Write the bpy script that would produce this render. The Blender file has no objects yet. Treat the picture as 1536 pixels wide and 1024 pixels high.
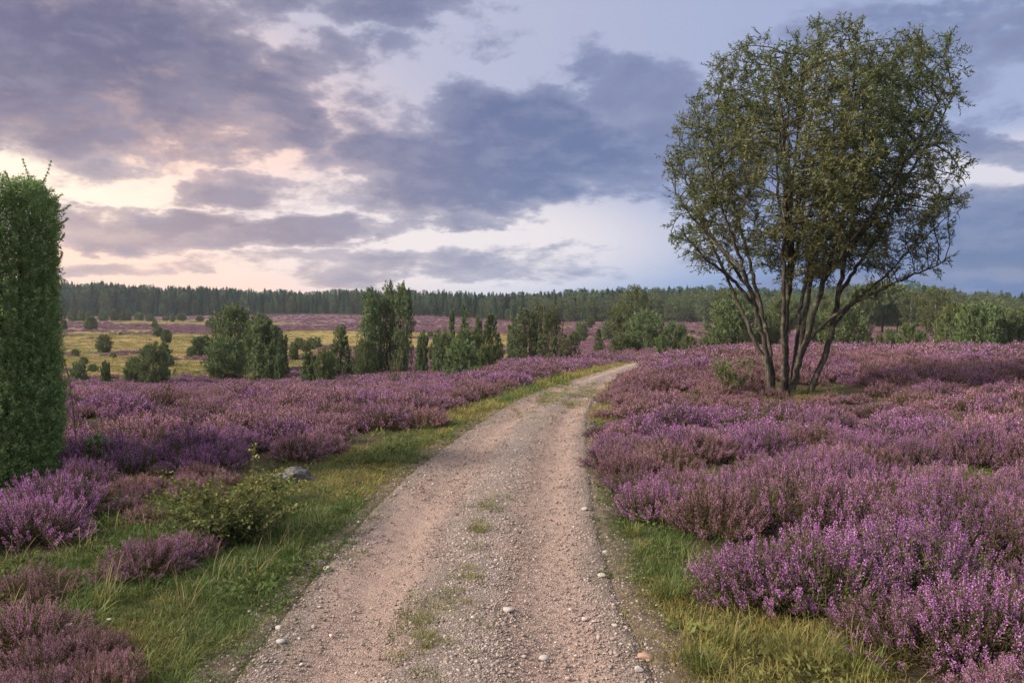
import bpy, bmesh, math, random
import numpy as np
from mathutils import kdtree, Vector

SEED = 7
rng = np.random.default_rng(SEED)
random.seed(SEED)
scene = bpy.context.scene
COL = scene.collection

# ------------------------------------------------------------------ camera model
F, CX, CY, HOR, EYE = 1109.0, 768.0, 512.0, 455.0, 1.9
PITCH = math.atan((CY - HOR) / F)
FW = np.array([0, math.cos(PITCH), -math.sin(PITCH)])
UP = np.array([0, math.sin(PITCH), math.cos(PITCH)])

def ray(px, py):
    return FW * F + np.array([1.0, 0, 0]) * (px - CX) + UP * (CY - py)

def P(px, py, Y):
    d = ray(px, py)
    t = Y / d[1]
    return np.array([d[0] * t, Y, EYE + d[2] * t])

def proj(X, Y, Z):
    dep = Y * FW[1] + (Z - EYE) * FW[2]
    dep = np.where(dep > 0.05, dep, 0.05)
    return CX + F * X / dep, CY - F * (Y * UP[1] + (Z - EYE) * UP[2]) / dep

# ------------------------------------------------------------------ noise
def _hash(ix, iy, s):
    h = (ix.astype(np.int64) * 374761393 + iy.astype(np.int64) * 668265263 + s * 974711) & 0x7fffffff
    h = (h ^ (h >> 13)) * 1274126177 & 0x7fffffff
    return ((h ^ (h >> 16)) & 0xffff) / 65535.0

def vnoise(x, y, s=0):
    x = np.asarray(x, float); y = np.asarray(y, float)
    ix, iy = np.floor(x), np.floor(y)
    fx, fy = x - ix, y - iy
    fx = fx * fx * (3 - 2 * fx); fy = fy * fy * (3 - 2 * fy)
    a = _hash(ix, iy, s); b = _hash(ix + 1, iy, s); c = _hash(ix, iy + 1, s); d = _hash(ix + 1, iy + 1, s)
    return (a * (1 - fx) + b * fx) * (1 - fy) + (c * (1 - fx) + d * fx) * fy

def fbm(x, y, s=0, o=4):
    v = 0; a = .5; t = 0
    for i in range(o):
        v = v + a * vnoise(np.asarray(x) * 2 ** i + i * 17.3, np.asarray(y) * 2 ** i - i * 9.1, s + i); t += a; a *= .5
    return v / t

def sst(x, a, b):
    t = np.clip((np.asarray(x, float) - a) / (b - a), 0, 1)
    return t * t * (3 - 2 * t)

# ------------------------------------------------------------------ terrain
_ty = np.arange(-60, 3200, 1.0)
_tz = np.interp(_ty, [-60, 0, 10, 14, 20, 30, 40, 55, 75, 100, 150, 200, 250, 300, 400, 500, 700, 1000, 3200],
                [0, 0, 0, -.05, -.3, -.8, -1.4, -2.6, -3.3, -3.9, -4.7, -5.2, -5.5, -5.8, -6.1, -4.5, 2, 12, 30])
_tz = np.convolve(np.pad(_tz, 4, mode='edge'), np.hanning(11)[1:-1] / np.hanning(11).sum(), 'valid')

def base(Y):
    return np.interp(Y, _ty, _tz)

def zt(X, Y):
    X = np.asarray(X, float); Y = np.asarray(Y, float)
    r = X / np.maximum(Y, 1)
    z = base(Y)
    z = z + 0.65 * sst(r, .12, .33) * sst(Y, 10, 25) * (1 - sst(Y, 40, 75))
    z = z + 0.75 * np.exp(-((X - 15.0) ** 2 + (Y - 61) ** 2) / 60.0)
    L = .55 * sst(-r, -.03, .12) + .45 * sst(-r, .08, .35)
    z = z + L * np.interp(Y, [0, 12, 15, 18, 24, 30, 40, 55, 75, 100, 150], [0, 0, -.06, -.26, -.95, -1.5, -1.9, -1.5, -.9, -.6, 0])
    z = z + (fbm(X / 5.0, Y / 5.0, 3, 3) - .5) * 0.12 * sst(np.abs(X - 0.2 * 0), 1.5, 4)
    z = z + (fbm(X / 40.0, Y / 40.0, 5, 3) - .5) * 1.6 * sst(Y, 60, 130)
    z = z + 2.4 * sst(r, -.55, -.15) * (1 - sst(r, -.1, .05)) * sst(Y, 260, 400) * (1 - sst(Y, 430, 600)) * .55
    return z

# ------------------------------------------------------------------ the track
def row_depth(py):
    Ys = np.linspace(2.5, 70, 6000)
    _, v = proj(Ys * 0, Ys, base(Ys))
    return float(np.interp(-py, -v, Ys))
ROWS = [(1024, 325, 1004), (945, 393, 962), (870, 452, 928), (780, 535, 902), (715, 602, 893), (670, 662, 886), (630, 722, 884),
        (600, 775, 893), (575, 838, 925), (560, 890, 955), (551, 925, 985)]
_pY, _pc, _ph = [], [], []
for py, xl, xr in ROWS:
    y = row_depth(py)
    _pY.append(y); _pc.append(((xl + xr) / 2 - CX) / F * y); _ph.append((xr - xl) / 2 / F * y)
_c0, _h0 = _pc[0], _ph[0]
_y1 = _pY[-1]
_pY = [-14, 0] + _pY + [_y1 + 4, 50, 56, 62, 68, 76]
_pc = [_c0 - .5, _c0 - .12] + _pc + [_pc[-1] + 1.6, 11.0, 13.6, 15.0, 15.0, 13.0]
_ph = [_h0, _h0] + _ph + [1.7, 1.8, 1.7, 1.5, 1.4, 1.6]
_fy = np.linspace(-14, 76, 1801)
_k = np.hanning(33); _k /= _k.sum()
_fc = np.convolve(np.pad(np.interp(_fy, _pY, _pc), 16, mode='edge'), _k, 'valid')
_fh = np.convolve(np.pad(np.interp(_fy, _pY, _ph), 16, mode='edge'), _k, 'valid')

def path_s(X, Y):
    """signed place across the track: -1 .. 1 on it"""
    s = (np.asarray(X) - np.interp(Y, _fy, _fc)) / np.interp(Y, _fy, _fh)
    return np.where(np.asarray(Y) > 76, 9.0, s)

# ------------------------------------------------------------------ ground zones (measured from the photo, held as world ground)
def inpoly(px, py, poly):
    px = np.asarray(px, float); py = np.asarray(py, float)
    r = np.zeros(px.shape, bool)
    n = len(poly)
    for i in range(n):
        x1, y1 = poly[i]; x2, y2 = poly[(i + 1) % n]
        if y1 == y2: continue
        c = ((y1 > py) != (y2 > py)) & (px < (x2 - x1) * (py - y1) / (y2 - y1) + x1)
        r ^= c
    return r
GL = [(-80, 1060), (-80, 845), (30, 838), (100, 830), (125, 800), (140, 760), (148, 716), (240, 716), (350, 714),
      (425, 716), (480, 694), (540, 672), (600, 652), (640, 630), (700, 613), (760, 592), (830, 567), (890, 553), (935, 545), (960, 548), (900, 570), (820, 600), (760, 640), (700, 690),
      (600, 800), (480, 1060)]
GR = [(900, 1060), (940, 945), (905, 870), (880, 780), (876, 715), (886, 672), (906, 722), (932, 775), (985, 792), (1032, 802), (1046, 835), (1034, 880), (1050, 908),
      (1110, 925), (1290, 930), (1352, 965), (1345, 1060)]
GC = [(1370, 706), (1490, 703), (1505, 728), (1390, 738)]

def grass_zone(X, Y):
    u, v = proj(X, Y, zt(X, Y))
    g = inpoly(u, v, GL) | inpoly(u, v, GR) | inpoly(u, v, GC)
    return g & (np.asarray(Y) > 2.0) & (np.asarray(Y) < 60) | ((np.asarray(Y) <= 3.6) & (np.abs(path_s(X, Y)) < 1.9))

# ------------------------------------------------------------------ mesh building
class Geo:
    def __init__(s):
        s.V, s.Fs, s.T, s.n = [], [], [], 0
    def add(s, V, Fc, mat=0, tint=0.5):
        V = np.asarray(V, float).reshape(-1, 3); Fc = np.asarray(Fc, int)
        s.V.append(V); s.Fs.append((Fc + s.n, mat)); s.n += len(V)
        s.T.append(np.full(len(V), tint) if np.isscalar(tint) else np.asarray(tint, float))
    def merge(s, o):
        for Fc, m in o.Fs: s.Fs.append((Fc + s.n, m))
        s.V += o.V; s.T += o.T; s.n += o.n
    def only(s, mats):
        g = Geo(); V = np.concatenate(s.V); T = np.concatenate(s.T)
        for Fc, m in s.Fs:
            if m in mats:
                u, inv = np.unique(Fc, return_inverse=True)
                g.add(V[u], inv.reshape(Fc.shape), mats.index(m), T[u])
        return g
    def mesh(s, name, mats, smooth=False):
        me = bpy.data.meshes.new(name)
        V = np.concatenate(s.V).astype(np.float32)
        me.vertices.add(len(V)); me.vertices.foreach_set('co', V.ravel())
        li = np.concatenate([f.ravel() for f, m in s.Fs]).astype(np.int32)
        lt = np.concatenate([np.full(len(f), f.shape[1]) for f, m in s.Fs]).astype(np.int32)
        mi = np.concatenate([np.full(len(f), m) for f, m in s.Fs]).astype(np.int32)
        ls = np.concatenate([[0], np.cumsum(lt)[:-1]]).astype(np.int32)
        me.loops.add(len(li)); me.loops.foreach_set('vertex_index', li)
        me.polygons.add(len(lt)); me.polygons.foreach_set('loop_start', ls)
        me.polygons.foreach_set('material_index', mi)
        if smooth: me.polygons.foreach_set('use_smooth', np.ones(len(lt), bool))
        a = me.attributes.new('hue', 'FLOAT', 'POINT'); a.data.foreach_set('value', np.concatenate(s.T).astype(np.float32))
        for m in mats: me.materials.append(m)
        me.update(calc_edges=True); me.validate()
        return me

def unit(v):
    return v / np.maximum(np.linalg.norm(v, axis=-1, keepdims=True), 1e-9)

def perp(a, r):
    w = r.normal(size=a.shape); w = w - (w * a).sum(-1, keepdims=True) * a
    return unit(w)

def leaves(g, C, A, L, W, r, mat=0, tint=0.5, bend=0.0):
    """diamond leaves: C base, A direction, L length, W width"""
    n = len(C)
    if n == 0: return
    L = np.broadcast_to(np.asarray(L, float), (n,))[:, None]; W = np.broadcast_to(np.asarray(W, float), (n,))[:, None]
    w = perp(A, r); nn = np.cross(A, w)
    V = np.empty((n, 4, 3))
    V[:, 0] = C; V[:, 1] = C + A * L * .45 + w * W * .5 + nn * L * bend; V[:, 2] = C + A * L; V[:, 3] = C + A * L * .45 - w * W * .5 + nn * L * bend
    T = np.repeat(np.broadcast_to(np.asarray(tint, float), (n,)), 4)
    g.add(V, np.arange(4 * n).reshape(n, 4), mat, T)

def segs(g, A, B, RA, RB, sides=4, mat=0, tint=.5):
    A = np.asarray(A, float); B = np.asarray(B, float); n = len(A)
    if n == 0: return
    d = unit(B - A); ref = np.where(np.abs(d[:, 2:3]) > .9, np.array([[1., 0, 0]]), np.array([[0, 0, 1.]]))
    u = unit(np.cross(d, ref)); v = np.cross(d, u)
    an = np.arange(sides) * 2 * math.pi / sides
    ring = u[:, None] * np.cos(an)[None, :, None] + v[:, None] * np.sin(an)[None, :, None]
    V = np.concatenate([A[:, None] + ring * np.asarray(RA)[:, None, None], B[:, None] + ring * np.asarray(RB)[:, None, None]], 1)
    i = np.arange(sides); j = (i + 1) % sides
    q = np.stack([i, j, j + sides, i + sides], 1)
    Fq = (np.arange(n) * 2 * sides)[:, None, None] + q[None]
    g.add(V, Fq.reshape(-1, 4), mat, tint)

def tube(g, pts, rad, sides=8, mat=0, tint=.5, rough=0.0, r=None):
    pts = np.asarray(pts, float); n = len(pts)
    d = unit(np.gradient(pts, axis=0)); ref = np.array([0.0, 1.0, 0.0]) if abs(d[0][1]) < .9 else np.array([1., 0, 0])
    u = unit(np.cross(d, ref)); v = np.cross(d, u)
    an = np.arange(sides) * 2 * math.pi / sides
    R = np.asarray(rad, float)[:, None] * (1 + (r.normal(size=(n, sides)) * rough if r is not None else np.zeros((n, sides))))
    V = pts[:, None] + (u[:, None] * np.cos(an)[None, :, None] + v[:, None] * np.sin(an)[None, :, None]) * R[:, :, None]
    q = []
    for k in range(n - 1):
        for i in range(sides):
            j = (i + 1) % sides
            q.append([k * sides + i, k * sides + j, (k + 1) * sides + j, (k + 1) * sides + i])
    g.add(V, q, mat, tint)
    g.add(V[-1], [[i for i in range(sides)]], mat, tint)

def smooth_line(pts, n):
    pts = np.asarray(pts, float)
    t = np.concatenate([[0], np.cumsum(np.linalg.norm(np.diff(pts, axis=0), axis=1))]); t /= t[-1]
    tt = np.linspace(0, 1, n)
    out = np.stack([np.interp(tt, t, pts[:, k]) for k in range(3)], 1)
    for _ in range(max(2, n // 8)):
        out[1:-1] = out[1:-1] * .5 + (out[:-2] + out[2:]) * .25
    return out

# ------------------------------------------------------------------ materials
def new_mat(name):
    m = bpy.data.materials.new(name); m.use_nodes = True
    nt = m.node_tree; nt.nodes.clear()
    return m, nt

def N(nt, t, **kw):
    n = nt.nodes.new(t)
    for k, v in kw.items(): setattr(n, k, v)
    return n

def lk(nt, a, b): nt.links.new(a, b)

def mixc(nt, fac, a, b, blend='MIX'):
    n = N(nt, 'ShaderNodeMix', data_type='RGBA', blend_type=blend)
    for s, v in ((n.inputs[0], fac), (n.inputs[6], a), (n.inputs[7], b)):
        if hasattr(v, 'is_linked'): lk(nt, v, s)
        elif isinstance(v, (int, float)): s.default_value = v
        else: s.default_value = (*v, 1)
    return n.outputs[2]

def math_(nt, op, a, b=None, c=None, clamp=False):
    n = N(nt, 'ShaderNodeMath', operation=op, use_clamp=clamp)
    for i, v in enumerate((a, b, c)):
        if v is None: continue
        if hasattr(v, 'is_linked'): lk(nt, v, n.inputs[i])
        else: n.inputs[i].default_value = v
    return n.outputs[0]

def mrange(nt, v, a, b, c=0.0, d=1.0, smooth=True):
    n = N(nt, 'ShaderNodeMapRange', interpolation_type='SMOOTHSTEP' if smooth else 'LINEAR')
    lk(nt, v, n.inputs[0])
    for i, x in enumerate((a, b, c, d)): n.inputs[i + 1].default_value = x
    return n.outputs[0]

def ramp(nt, fac, stops):
    n = N(nt, 'ShaderNodeValToRGB'); e = n.color_ramp.elements
    while len(e) < len(stops): e.new(0.5)
    for i, (p, c) in enumerate(stops):
        e[i].position = p; e[i].color = (*c, 1)
    lk(nt, fac, n.inputs[0])
    return n.outputs[0]

def leaf_mat(name, c0, c1, c2=None, rough=.6, trans=.3, inst=False, spec=.25, vary=.25):
    """leaf or flower: colour from the per clump hue attribute, jittered by island and by plant"""
    m, nt = new_mat(name)
    a = N(nt, 'ShaderNodeAttribute', attribute_name='hue')
    geo = N(nt, 'ShaderNodeNewGeometry'); oi = N(nt, 'ShaderNodeObjectInfo')
    f = math_(nt, 'MULTIPLY_ADD', geo.outputs['Random Per Island'], .5, math_(nt, 'MULTIPLY', a.outputs['Fac'], .5))
    col = ramp(nt, f, [(0.0, c0), (1.0, c1)]) if c2 is None else ramp(nt, f, [(0.0, c0), (.55, c1), (1.0, c2)])
    if inst:
        t = N(nt, 'ShaderNodeAttribute', attribute_name='tint', attribute_type='INSTANCER')
        col = mixc(nt, t.outputs['Fac'], col, inst)
    hs = N(nt, 'ShaderNodeHueSaturation')
    lk(nt, col, hs.inputs['Color'])
    lk(nt, math_(nt, 'MULTIPLY_ADD', oi.outputs['Random'], .03, .485), hs.inputs['Hue'])
    lk(nt, math_(nt, 'MULTIPLY_ADD', oi.outputs['Random'], vary, 1 - vary / 2), hs.inputs['Value'])
    p = N(nt, 'ShaderNodeBsdfPrincipled'); lk(nt, hs.outputs[0], p.inputs['Base Color'])
    p.inputs['Roughness'].default_value = rough; p.inputs['Specular IOR Level'].default_value = spec
    o = N(nt, 'ShaderNodeOutputMaterial')
    if trans:
        tr = N(nt, 'ShaderNodeBsdfTranslucent'); lk(nt, hs.outputs[0], tr.inputs['Color'])
        mx = N(nt, 'ShaderNodeMixShader'); mx.inputs[0].default_value = trans
        lk(nt, p.outputs[0], mx.inputs[1]); lk(nt, tr.outputs[0], mx.inputs[2]); lk(nt, mx.outputs[0], o.inputs[0])
    else:
        lk(nt, p.outputs[0], o.inputs[0])
    return m

def bark_mat(name, c0, c1, scale=30, bump=.6, c2=None):
    m, nt = new_mat(name)
    tc = N(nt, 'ShaderNodeTexCoord'); mp = N(nt, 'ShaderNodeMapping'); mp.inputs['Scale'].default_value = (1, 1, .22)
    lk(nt, tc.outputs['Object'], mp.inputs[0])
    no = N(nt, 'ShaderNodeTexNoise'); no.inputs['Scale'].default_value = scale; no.inputs['Detail'].default_value = 6
    lk(nt, mp.outputs[0], no.inputs['Vector'])
    col = ramp(nt, no.outputs['Fac'], [(.32, c0), (.68, c1)])
    if c2 is not None:
        n2 = N(nt, 'ShaderNodeTexNoise'); n2.inputs['Scale'].default_value = 9; n2.inputs['Detail'].default_value = 5
        lk(nt, tc.outputs['Object'], n2.inputs['Vector'])
        col = mixc(nt, mrange(nt, n2.outputs['Fac'], .52, .66), col, c2)
    p = N(nt, 'ShaderNodeBsdfPrincipled'); lk(nt, col, p.inputs['Base Color']); p.inputs['Roughness'].default_value = .9; p.inputs['Specular IOR Level'].default_value = .2
    b = N(nt, 'ShaderNodeBump'); b.inputs['Strength'].default_value = bump; b.inputs['Distance'].default_value = .02
    lk(nt, no.outputs['Fac'], b.inputs['Height']); lk(nt, b.outputs[0], p.inputs['Normal'])
    o = N(nt, 'ShaderNodeOutputMaterial'); lk(nt, p.outputs[0], o.inputs[0])
    return m

M = {}
M['flower'] = leaf_mat('heather_flower', (.185, .058, .20), (.365, .142, .365), (.60, .335, .59), rough=.7, trans=.3, inst=(.36, .20, .215), spec=.1, vary=.5)
M['heathleaf'] = leaf_mat('heather_leaf', (.026, .034, .014), (.065, .072, .028), (.13, .115, .045), rough=.7, trans=.2, inst=(.11, .075, .045), spec=.15)
M['stem'] = bark_mat('heather_stem', (.06, .04, .03), (.13, .09, .06), 60, .2)
M['grass'] = leaf_mat('grass_blade', (.042, .082, .020), (.085, .135, .032), (.17, .19, .06), rough=.55, trans=.35, inst=(.245, .205, .06), spec=.25)
M['weed'] = leaf_mat('weed_leaf', (.04, .07, .024), (.085, .12, .036), (.16, .17, .055), rough=.7, trans=.3, inst=(.15, .15, .05), spec=.1)
M['drygrass'] = leaf_mat('dry_grass_blade', (.22, .16, .07), (.34, .26, .12), (.42, .34, .17), rough=.6, trans=.3, inst=(.24, .2, .06), spec=.2)
M['juniper'] = leaf_mat('juniper_needles', (.05, .105, .04), (.18, .28, .10), (.44, .54, .22), rough=.6, trans=.3, spec=.3)
M['juniper_far'] = leaf_mat('juniper_foliage', (.065, .10, .044), (.12, .165, .070), (.205, .24, .10), rough=.65, trans=.2, spec=.2)
M['greyjuniper'] = leaf_mat('grey_shrub_foliage', (.06, .075, .042), (.105, .12, .06), (.165, .165, .088), rough=.7, trans=.2, spec=.15)
M['broad'] = leaf_mat('broadleaf_foliage', (.062, .088, .036), (.115, .142, .055), (.185, .195, .076), rough=.6, trans=.3, spec=.2)
M['sapling'] = leaf_mat('sapling_foliage', (.09, .115, .05), (.16, .18, .08), (.24, .24, .11), rough=.6, trans=.3, spec=.2)
M['pine'] = leaf_mat('conifer_foliage', (.030, .060, .038), (.052, .092, .056), (.085, .128, .068), rough=.75, trans=.1, spec=.15, vary=.8)
M['forestleaf'] = leaf_mat('woodland_foliage', (.052, .074, .036), (.082, .104, .047), (.125, .135, .056), rough=.7, trans=.2, spec=.15, vary=.6)
M['willow'] = leaf_mat('willow_leaf', (.055, .085, .034), (.105, .135, .052), (.20, .18, .070), rough=.5, trans=.35, spec=.3)
M['bramble'] = leaf_mat('bramble_leaf', (.055, .08, .032), (.13, .155, .05), (.28, .28, .075), rough=.65, trans=.3, spec=.12)
M['bark'] = bark_mat('willow_bark', (.026, .023, .020), (.090, .077, .062), 26, .9, (.13, .12, .08))
M['twig'] = bark_mat('willow_twig', (.025, .021, .017), (.065, .052, .040), 40, .3)
M['trunk'] = bark_mat('brown_bark', (.04, .03, .022), (.11, .08, .055), 20, .5)
M['birchbark'] = bark_mat('birch_bark', (.28, .26, .23), (.62, .60, .55), 7, .2)
M['petal'] = leaf_mat('white_petal', (.6, .58, .5), (.8, .78, .7), rough=.6, trans=.2)

def stone_mat(name, c0, c1, c2=None, scale=22):
    m, nt = new_mat(name)
    tc = N(nt, 'ShaderNodeTexCoord'); oi = N(nt, 'ShaderNodeObjectInfo')
    no = N(nt, 'ShaderNodeTexNoise'); no.inputs['Scale'].default_value = scale; no.inputs['Detail'].default_value = 8; no.inputs['Roughness'].default_value = .65
    lk(nt, tc.outputs['Object'], no.inputs['Vector'])
    col = ramp(nt, no.outputs['Fac'], [(.3, c0), (.7, c1)])
    if c2: col = mixc(nt, mrange(nt, no.outputs['Fac'], .56, .66), col, c2)
    p = N(nt, 'ShaderNodeBsdfPrincipled'); lk(nt, col, p.inputs['Base Color']); p.inputs['Roughness'].default_value = .8
    b = N(nt, 'ShaderNodeBump'); b.inputs['Strength'].default_value = .35; b.inputs['Distance'].default_value = .01
    lk(nt, no.outputs['Fac'], b.inputs['Height']); lk(nt, b.outputs[0], p.inputs['Normal'])
    o = N(nt, 'ShaderNodeOutputMaterial'); lk(nt, p.outputs[0], o.inputs[0])
    return m
M['palestone'] = stone_mat('pale_stone', (.24, .21, .19), (.43, .39, .36))
M['orangestone'] = stone_mat('orange_stone', (.24, .13, .085), (.38, .23, .16))
M['boulder'] = stone_mat('grey_boulder', (.05, .045, .046), (.125, .11, .115), (.075, .08, .04), 16)

def pebble_mat():
    m, nt = new_mat('pebble')
    oi = N(nt, 'ShaderNodeObjectInfo')
    col = ramp(nt, oi.outputs['Random'], [(0, (.085, .066, .056)), (.3, (.17, .13, .108)), (.7, (.27, .21, .178)), (.96, (.34, .275, .235)), (1, (.45, .40, .365))])
    p = N(nt, 'ShaderNodeBsdfPrincipled'); lk(nt, col, p.inputs['Base Color']); p.inputs['Roughness'].default_value = .85
    o = N(nt, 'ShaderNodeOutputMaterial'); lk(nt, p.outputs[0], o.inputs[0])
    return m
M['pebble'] = pebble_mat()

def path_mat():
    m, nt = new_mat('track_gravel')
    tc = N(nt, 'ShaderNodeTexCoord'); s = N(nt, 'ShaderNodeAttribute', attribute_name='across')
    def noise(sc, det=6, rough=.6, vec=None):
        n = N(nt, 'ShaderNodeTexNoise'); n.inputs['Scale'].default_value = sc; n.inputs['Detail'].default_value = det; n.inputs['Roughness'].default_value = rough
        lk(nt, vec or tc.outputs['Object'], n.inputs['Vector']); return n.outputs['Fac']
    big = noise(1.1, 5); mid = noise(7, 6); fine = noise(70, 6, .7)
    sv = math_(nt, 'ADD', s.outputs['Fac'], math_(nt, 'MULTIPLY_ADD', big, .5, -.25))
    # 0 middle ridge .. rut .. edge
    ab = math_(nt, 'ABSOLUTE', sv)
    rut = math_(nt, 'MULTIPLY', mrange(nt, ab, .14, .34), mrange(nt, ab, .70, .92, 1, 0))
    c_rut = mixc(nt, mrange(nt, fine, .35, .65), (.29, .188, .148), (.45, .32, .262))
    c_mid = mixc(nt, mrange(nt, fine, .3, .7), (.115, .09, .078), (.27, .215, .185))
    col = mixc(nt, rut, c_mid, c_rut)
    col = mixc(nt, math_(nt, 'MULTIPLY', mrange(nt, mid, .5, .72), .6), col, (.16, .125, .105))
    edge = math_(nt, 'MULTIPLY', mrange(nt, math_(nt, 'ADD', ab, math_(nt, 'MULTIPLY_ADD', mid, .5, -.25)), .76, .98), 1.0)
    col = mixc(nt, edge, col, mixc(nt, mrange(nt, mid, .3, .7), (.06, .046, .036), (.155, .118, .093)))
    def vor(sc, rnd=1.0):
        v = N(nt, 'ShaderNodeTexVoronoi'); v.inputs['Scale'].default_value = sc; v.inputs['Randomness'].default_value = rnd
        lk(nt, tc.outputs['Object'], v.inputs['Vector']); return v
    v1 = vor(62); v2 = vor(130)
    sep = N(nt, 'ShaderNodeSeparateColor'); lk(nt, v1.outputs['Color'], sep.inputs[0])
    sep2 = N(nt, 'ShaderNodeSeparateColor'); lk(nt, v2.outputs['Color'], sep2.inputs[0])
    # tone of each grain
    col = mixc(nt, math_(nt, 'MULTIPLY', mrange(nt, sep2.outputs[0], .2, .9, 0, 1), .8), col, mixc(nt, sep2.outputs[1], (.10, .08, .068), (.42, .345, .295)))
    pm = math_(nt, 'MULTIPLY', mrange(nt, sep.outputs[0], .74, .78), mrange(nt, v1.outputs['Distance'], .30, .42, 1, 0))
    col = mixc(nt, math_(nt, 'MULTIPLY', pm, .8), col, mixc(nt, sep.outputs[1], (.12, .10, .09), (.58, .51, .46)))
    p = N(nt, 'ShaderNodeBsdfPrincipled'); lk(nt, col, p.inputs['Base Color']); p.inputs['Roughness'].default_value = .95; p.inputs['Specular IOR Level'].default_value = .15
    h = math_(nt, 'ADD', math_(nt, 'MULTIPLY', v2.outputs['Distance'], -.5), math_(nt, 'MULTIPLY', pm, .8))
    h = math_(nt, 'ADD', h, math_(nt, 'MULTIPLY', fine, 1.0))
    h = math_(nt, 'ADD', h, math_(nt, 'MULTIPLY', mid, 1.5))
    b = N(nt, 'ShaderNodeBump'); b.inputs['Strength'].default_value = 1.0; b.inputs['Distance'].default_value = .02
    lk(nt, h, b.inputs['Height']); lk(nt, b.outputs[0], p.inputs['Normal'])
    o = N(nt, 'ShaderNodeOutputMaterial'); lk(nt, p.outputs[0], o.inputs[0])
    return m
M['path'] = path_mat()

def ground_mat():
    m, nt = new_mat('heath_ground')
    tc = N(nt, 'ShaderNodeTexCoord')
    h = N(nt, 'ShaderNodeAttribute', attribute_name='heath'); far = N(nt, 'ShaderNodeAttribute', attribute_name='far'); ye = N(nt, 'ShaderNodeAttribute', attribute_name='yellow')
    def noise(sc, det=6, rough=.6, st=(1, 1, 1)):
        mp = N(nt, 'ShaderNodeMapping'); mp.inputs['Scale'].default_value = st; lk(nt, tc.outputs['Object'], mp.inputs[0])
        n = N(nt, 'ShaderNodeTexNoise'); n.inputs['Scale'].default_value = sc; n.inputs['Detail'].default_value = det; n.inputs['Roughness'].default_value = rough
        lk(nt, mp.outputs[0], n.inputs['Vector']); return n.outputs['Fac']
    n1 = noise(.5, 8, .7); n2 = noise(14, 6, .7); n3 = noise(.16, 9, .75, (.6, 1.3, 1))
    near_h = mixc(nt, n2, (.03, .024, .016), (.075, .058, .035))
    near_g = mixc(nt, mrange(nt, n2, .3, .7), (.025, .032, .012), (.075, .068, .028))
    near = mixc(nt, h.outputs['Fac'], near_g, near_h)
    so_ = N(nt, 'ShaderNodeAttribute', attribute_name='soil')
    near = mixc(nt, so_.outputs['Fac'], near, mixc(nt, mrange(nt, n2, .3, .7), (.06, .046, .036), (.155, .118, .093)))
    far_h = mixc(nt, mrange(nt, n1, .3, .7), (.075, .045, .052), (.17, .095, .125))
    far_g = mixc(nt, mrange(nt, n3, .40, .60), (.055, .065, .026), (.235, .165, .062))
    far_g = mixc(nt, ye.outputs['Fac'], far_g, mixc(nt, mrange(nt, n1, .3, .7), (.15, .125, .045), (.27, .20, .075)))
    farc = mixc(nt, h.outputs['Fac'], far_g, far_h)
    col = mixc(nt, far.outputs['Fac'], near, farc)
    p = N(nt, 'ShaderNodeBsdfPrincipled'); lk(nt, col, p.inputs['Base Color']); p.inputs['Roughness'].default_value = .95; p.inputs['Specular IOR Level'].default_value = .1
    b = N(nt, 'ShaderNodeBump'); b.inputs['Strength'].default_value = .7; b.inputs['Distance'].default_value = .05
    lk(nt, n2, b.inputs['Height']); lk(nt, b.outputs[0], p.inputs['Normal'])
    o = N(nt, 'ShaderNodeOutputMaterial'); lk(nt, p.outputs[0], o.inputs[0])
    return m
M['ground'] = ground_mat()

# ------------------------------------------------------------------ objects
def link(name, me, parent=None, loc=(0, 0, 0), rz=0, sc=None):
    o = bpy.data.objects.new(name, me); COL.objects.link(o)
    o.location = loc; o.rotation_euler = (0, 0, rz)
    if sc is not None: o.scale = sc if hasattr(sc, '__len__') else (sc, sc, sc)
    if parent: o.parent = parent
    return o

def tag(o, label=None, cat=None, group=None, kind=None, tint=None):
    if label: o['label'] = label
    if cat: o['category'] = cat
    if group: o['group'] = group
    if kind: o['kind'] = kind
    if tint is not None: o['tint'] = float(tint)
    return o

def thing(name, label, cat, loc=(0, 0, 0), rz=0, group=None, sc=None):
    return tag(link(name, None, None, loc, rz, sc), label, cat, group)

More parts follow.
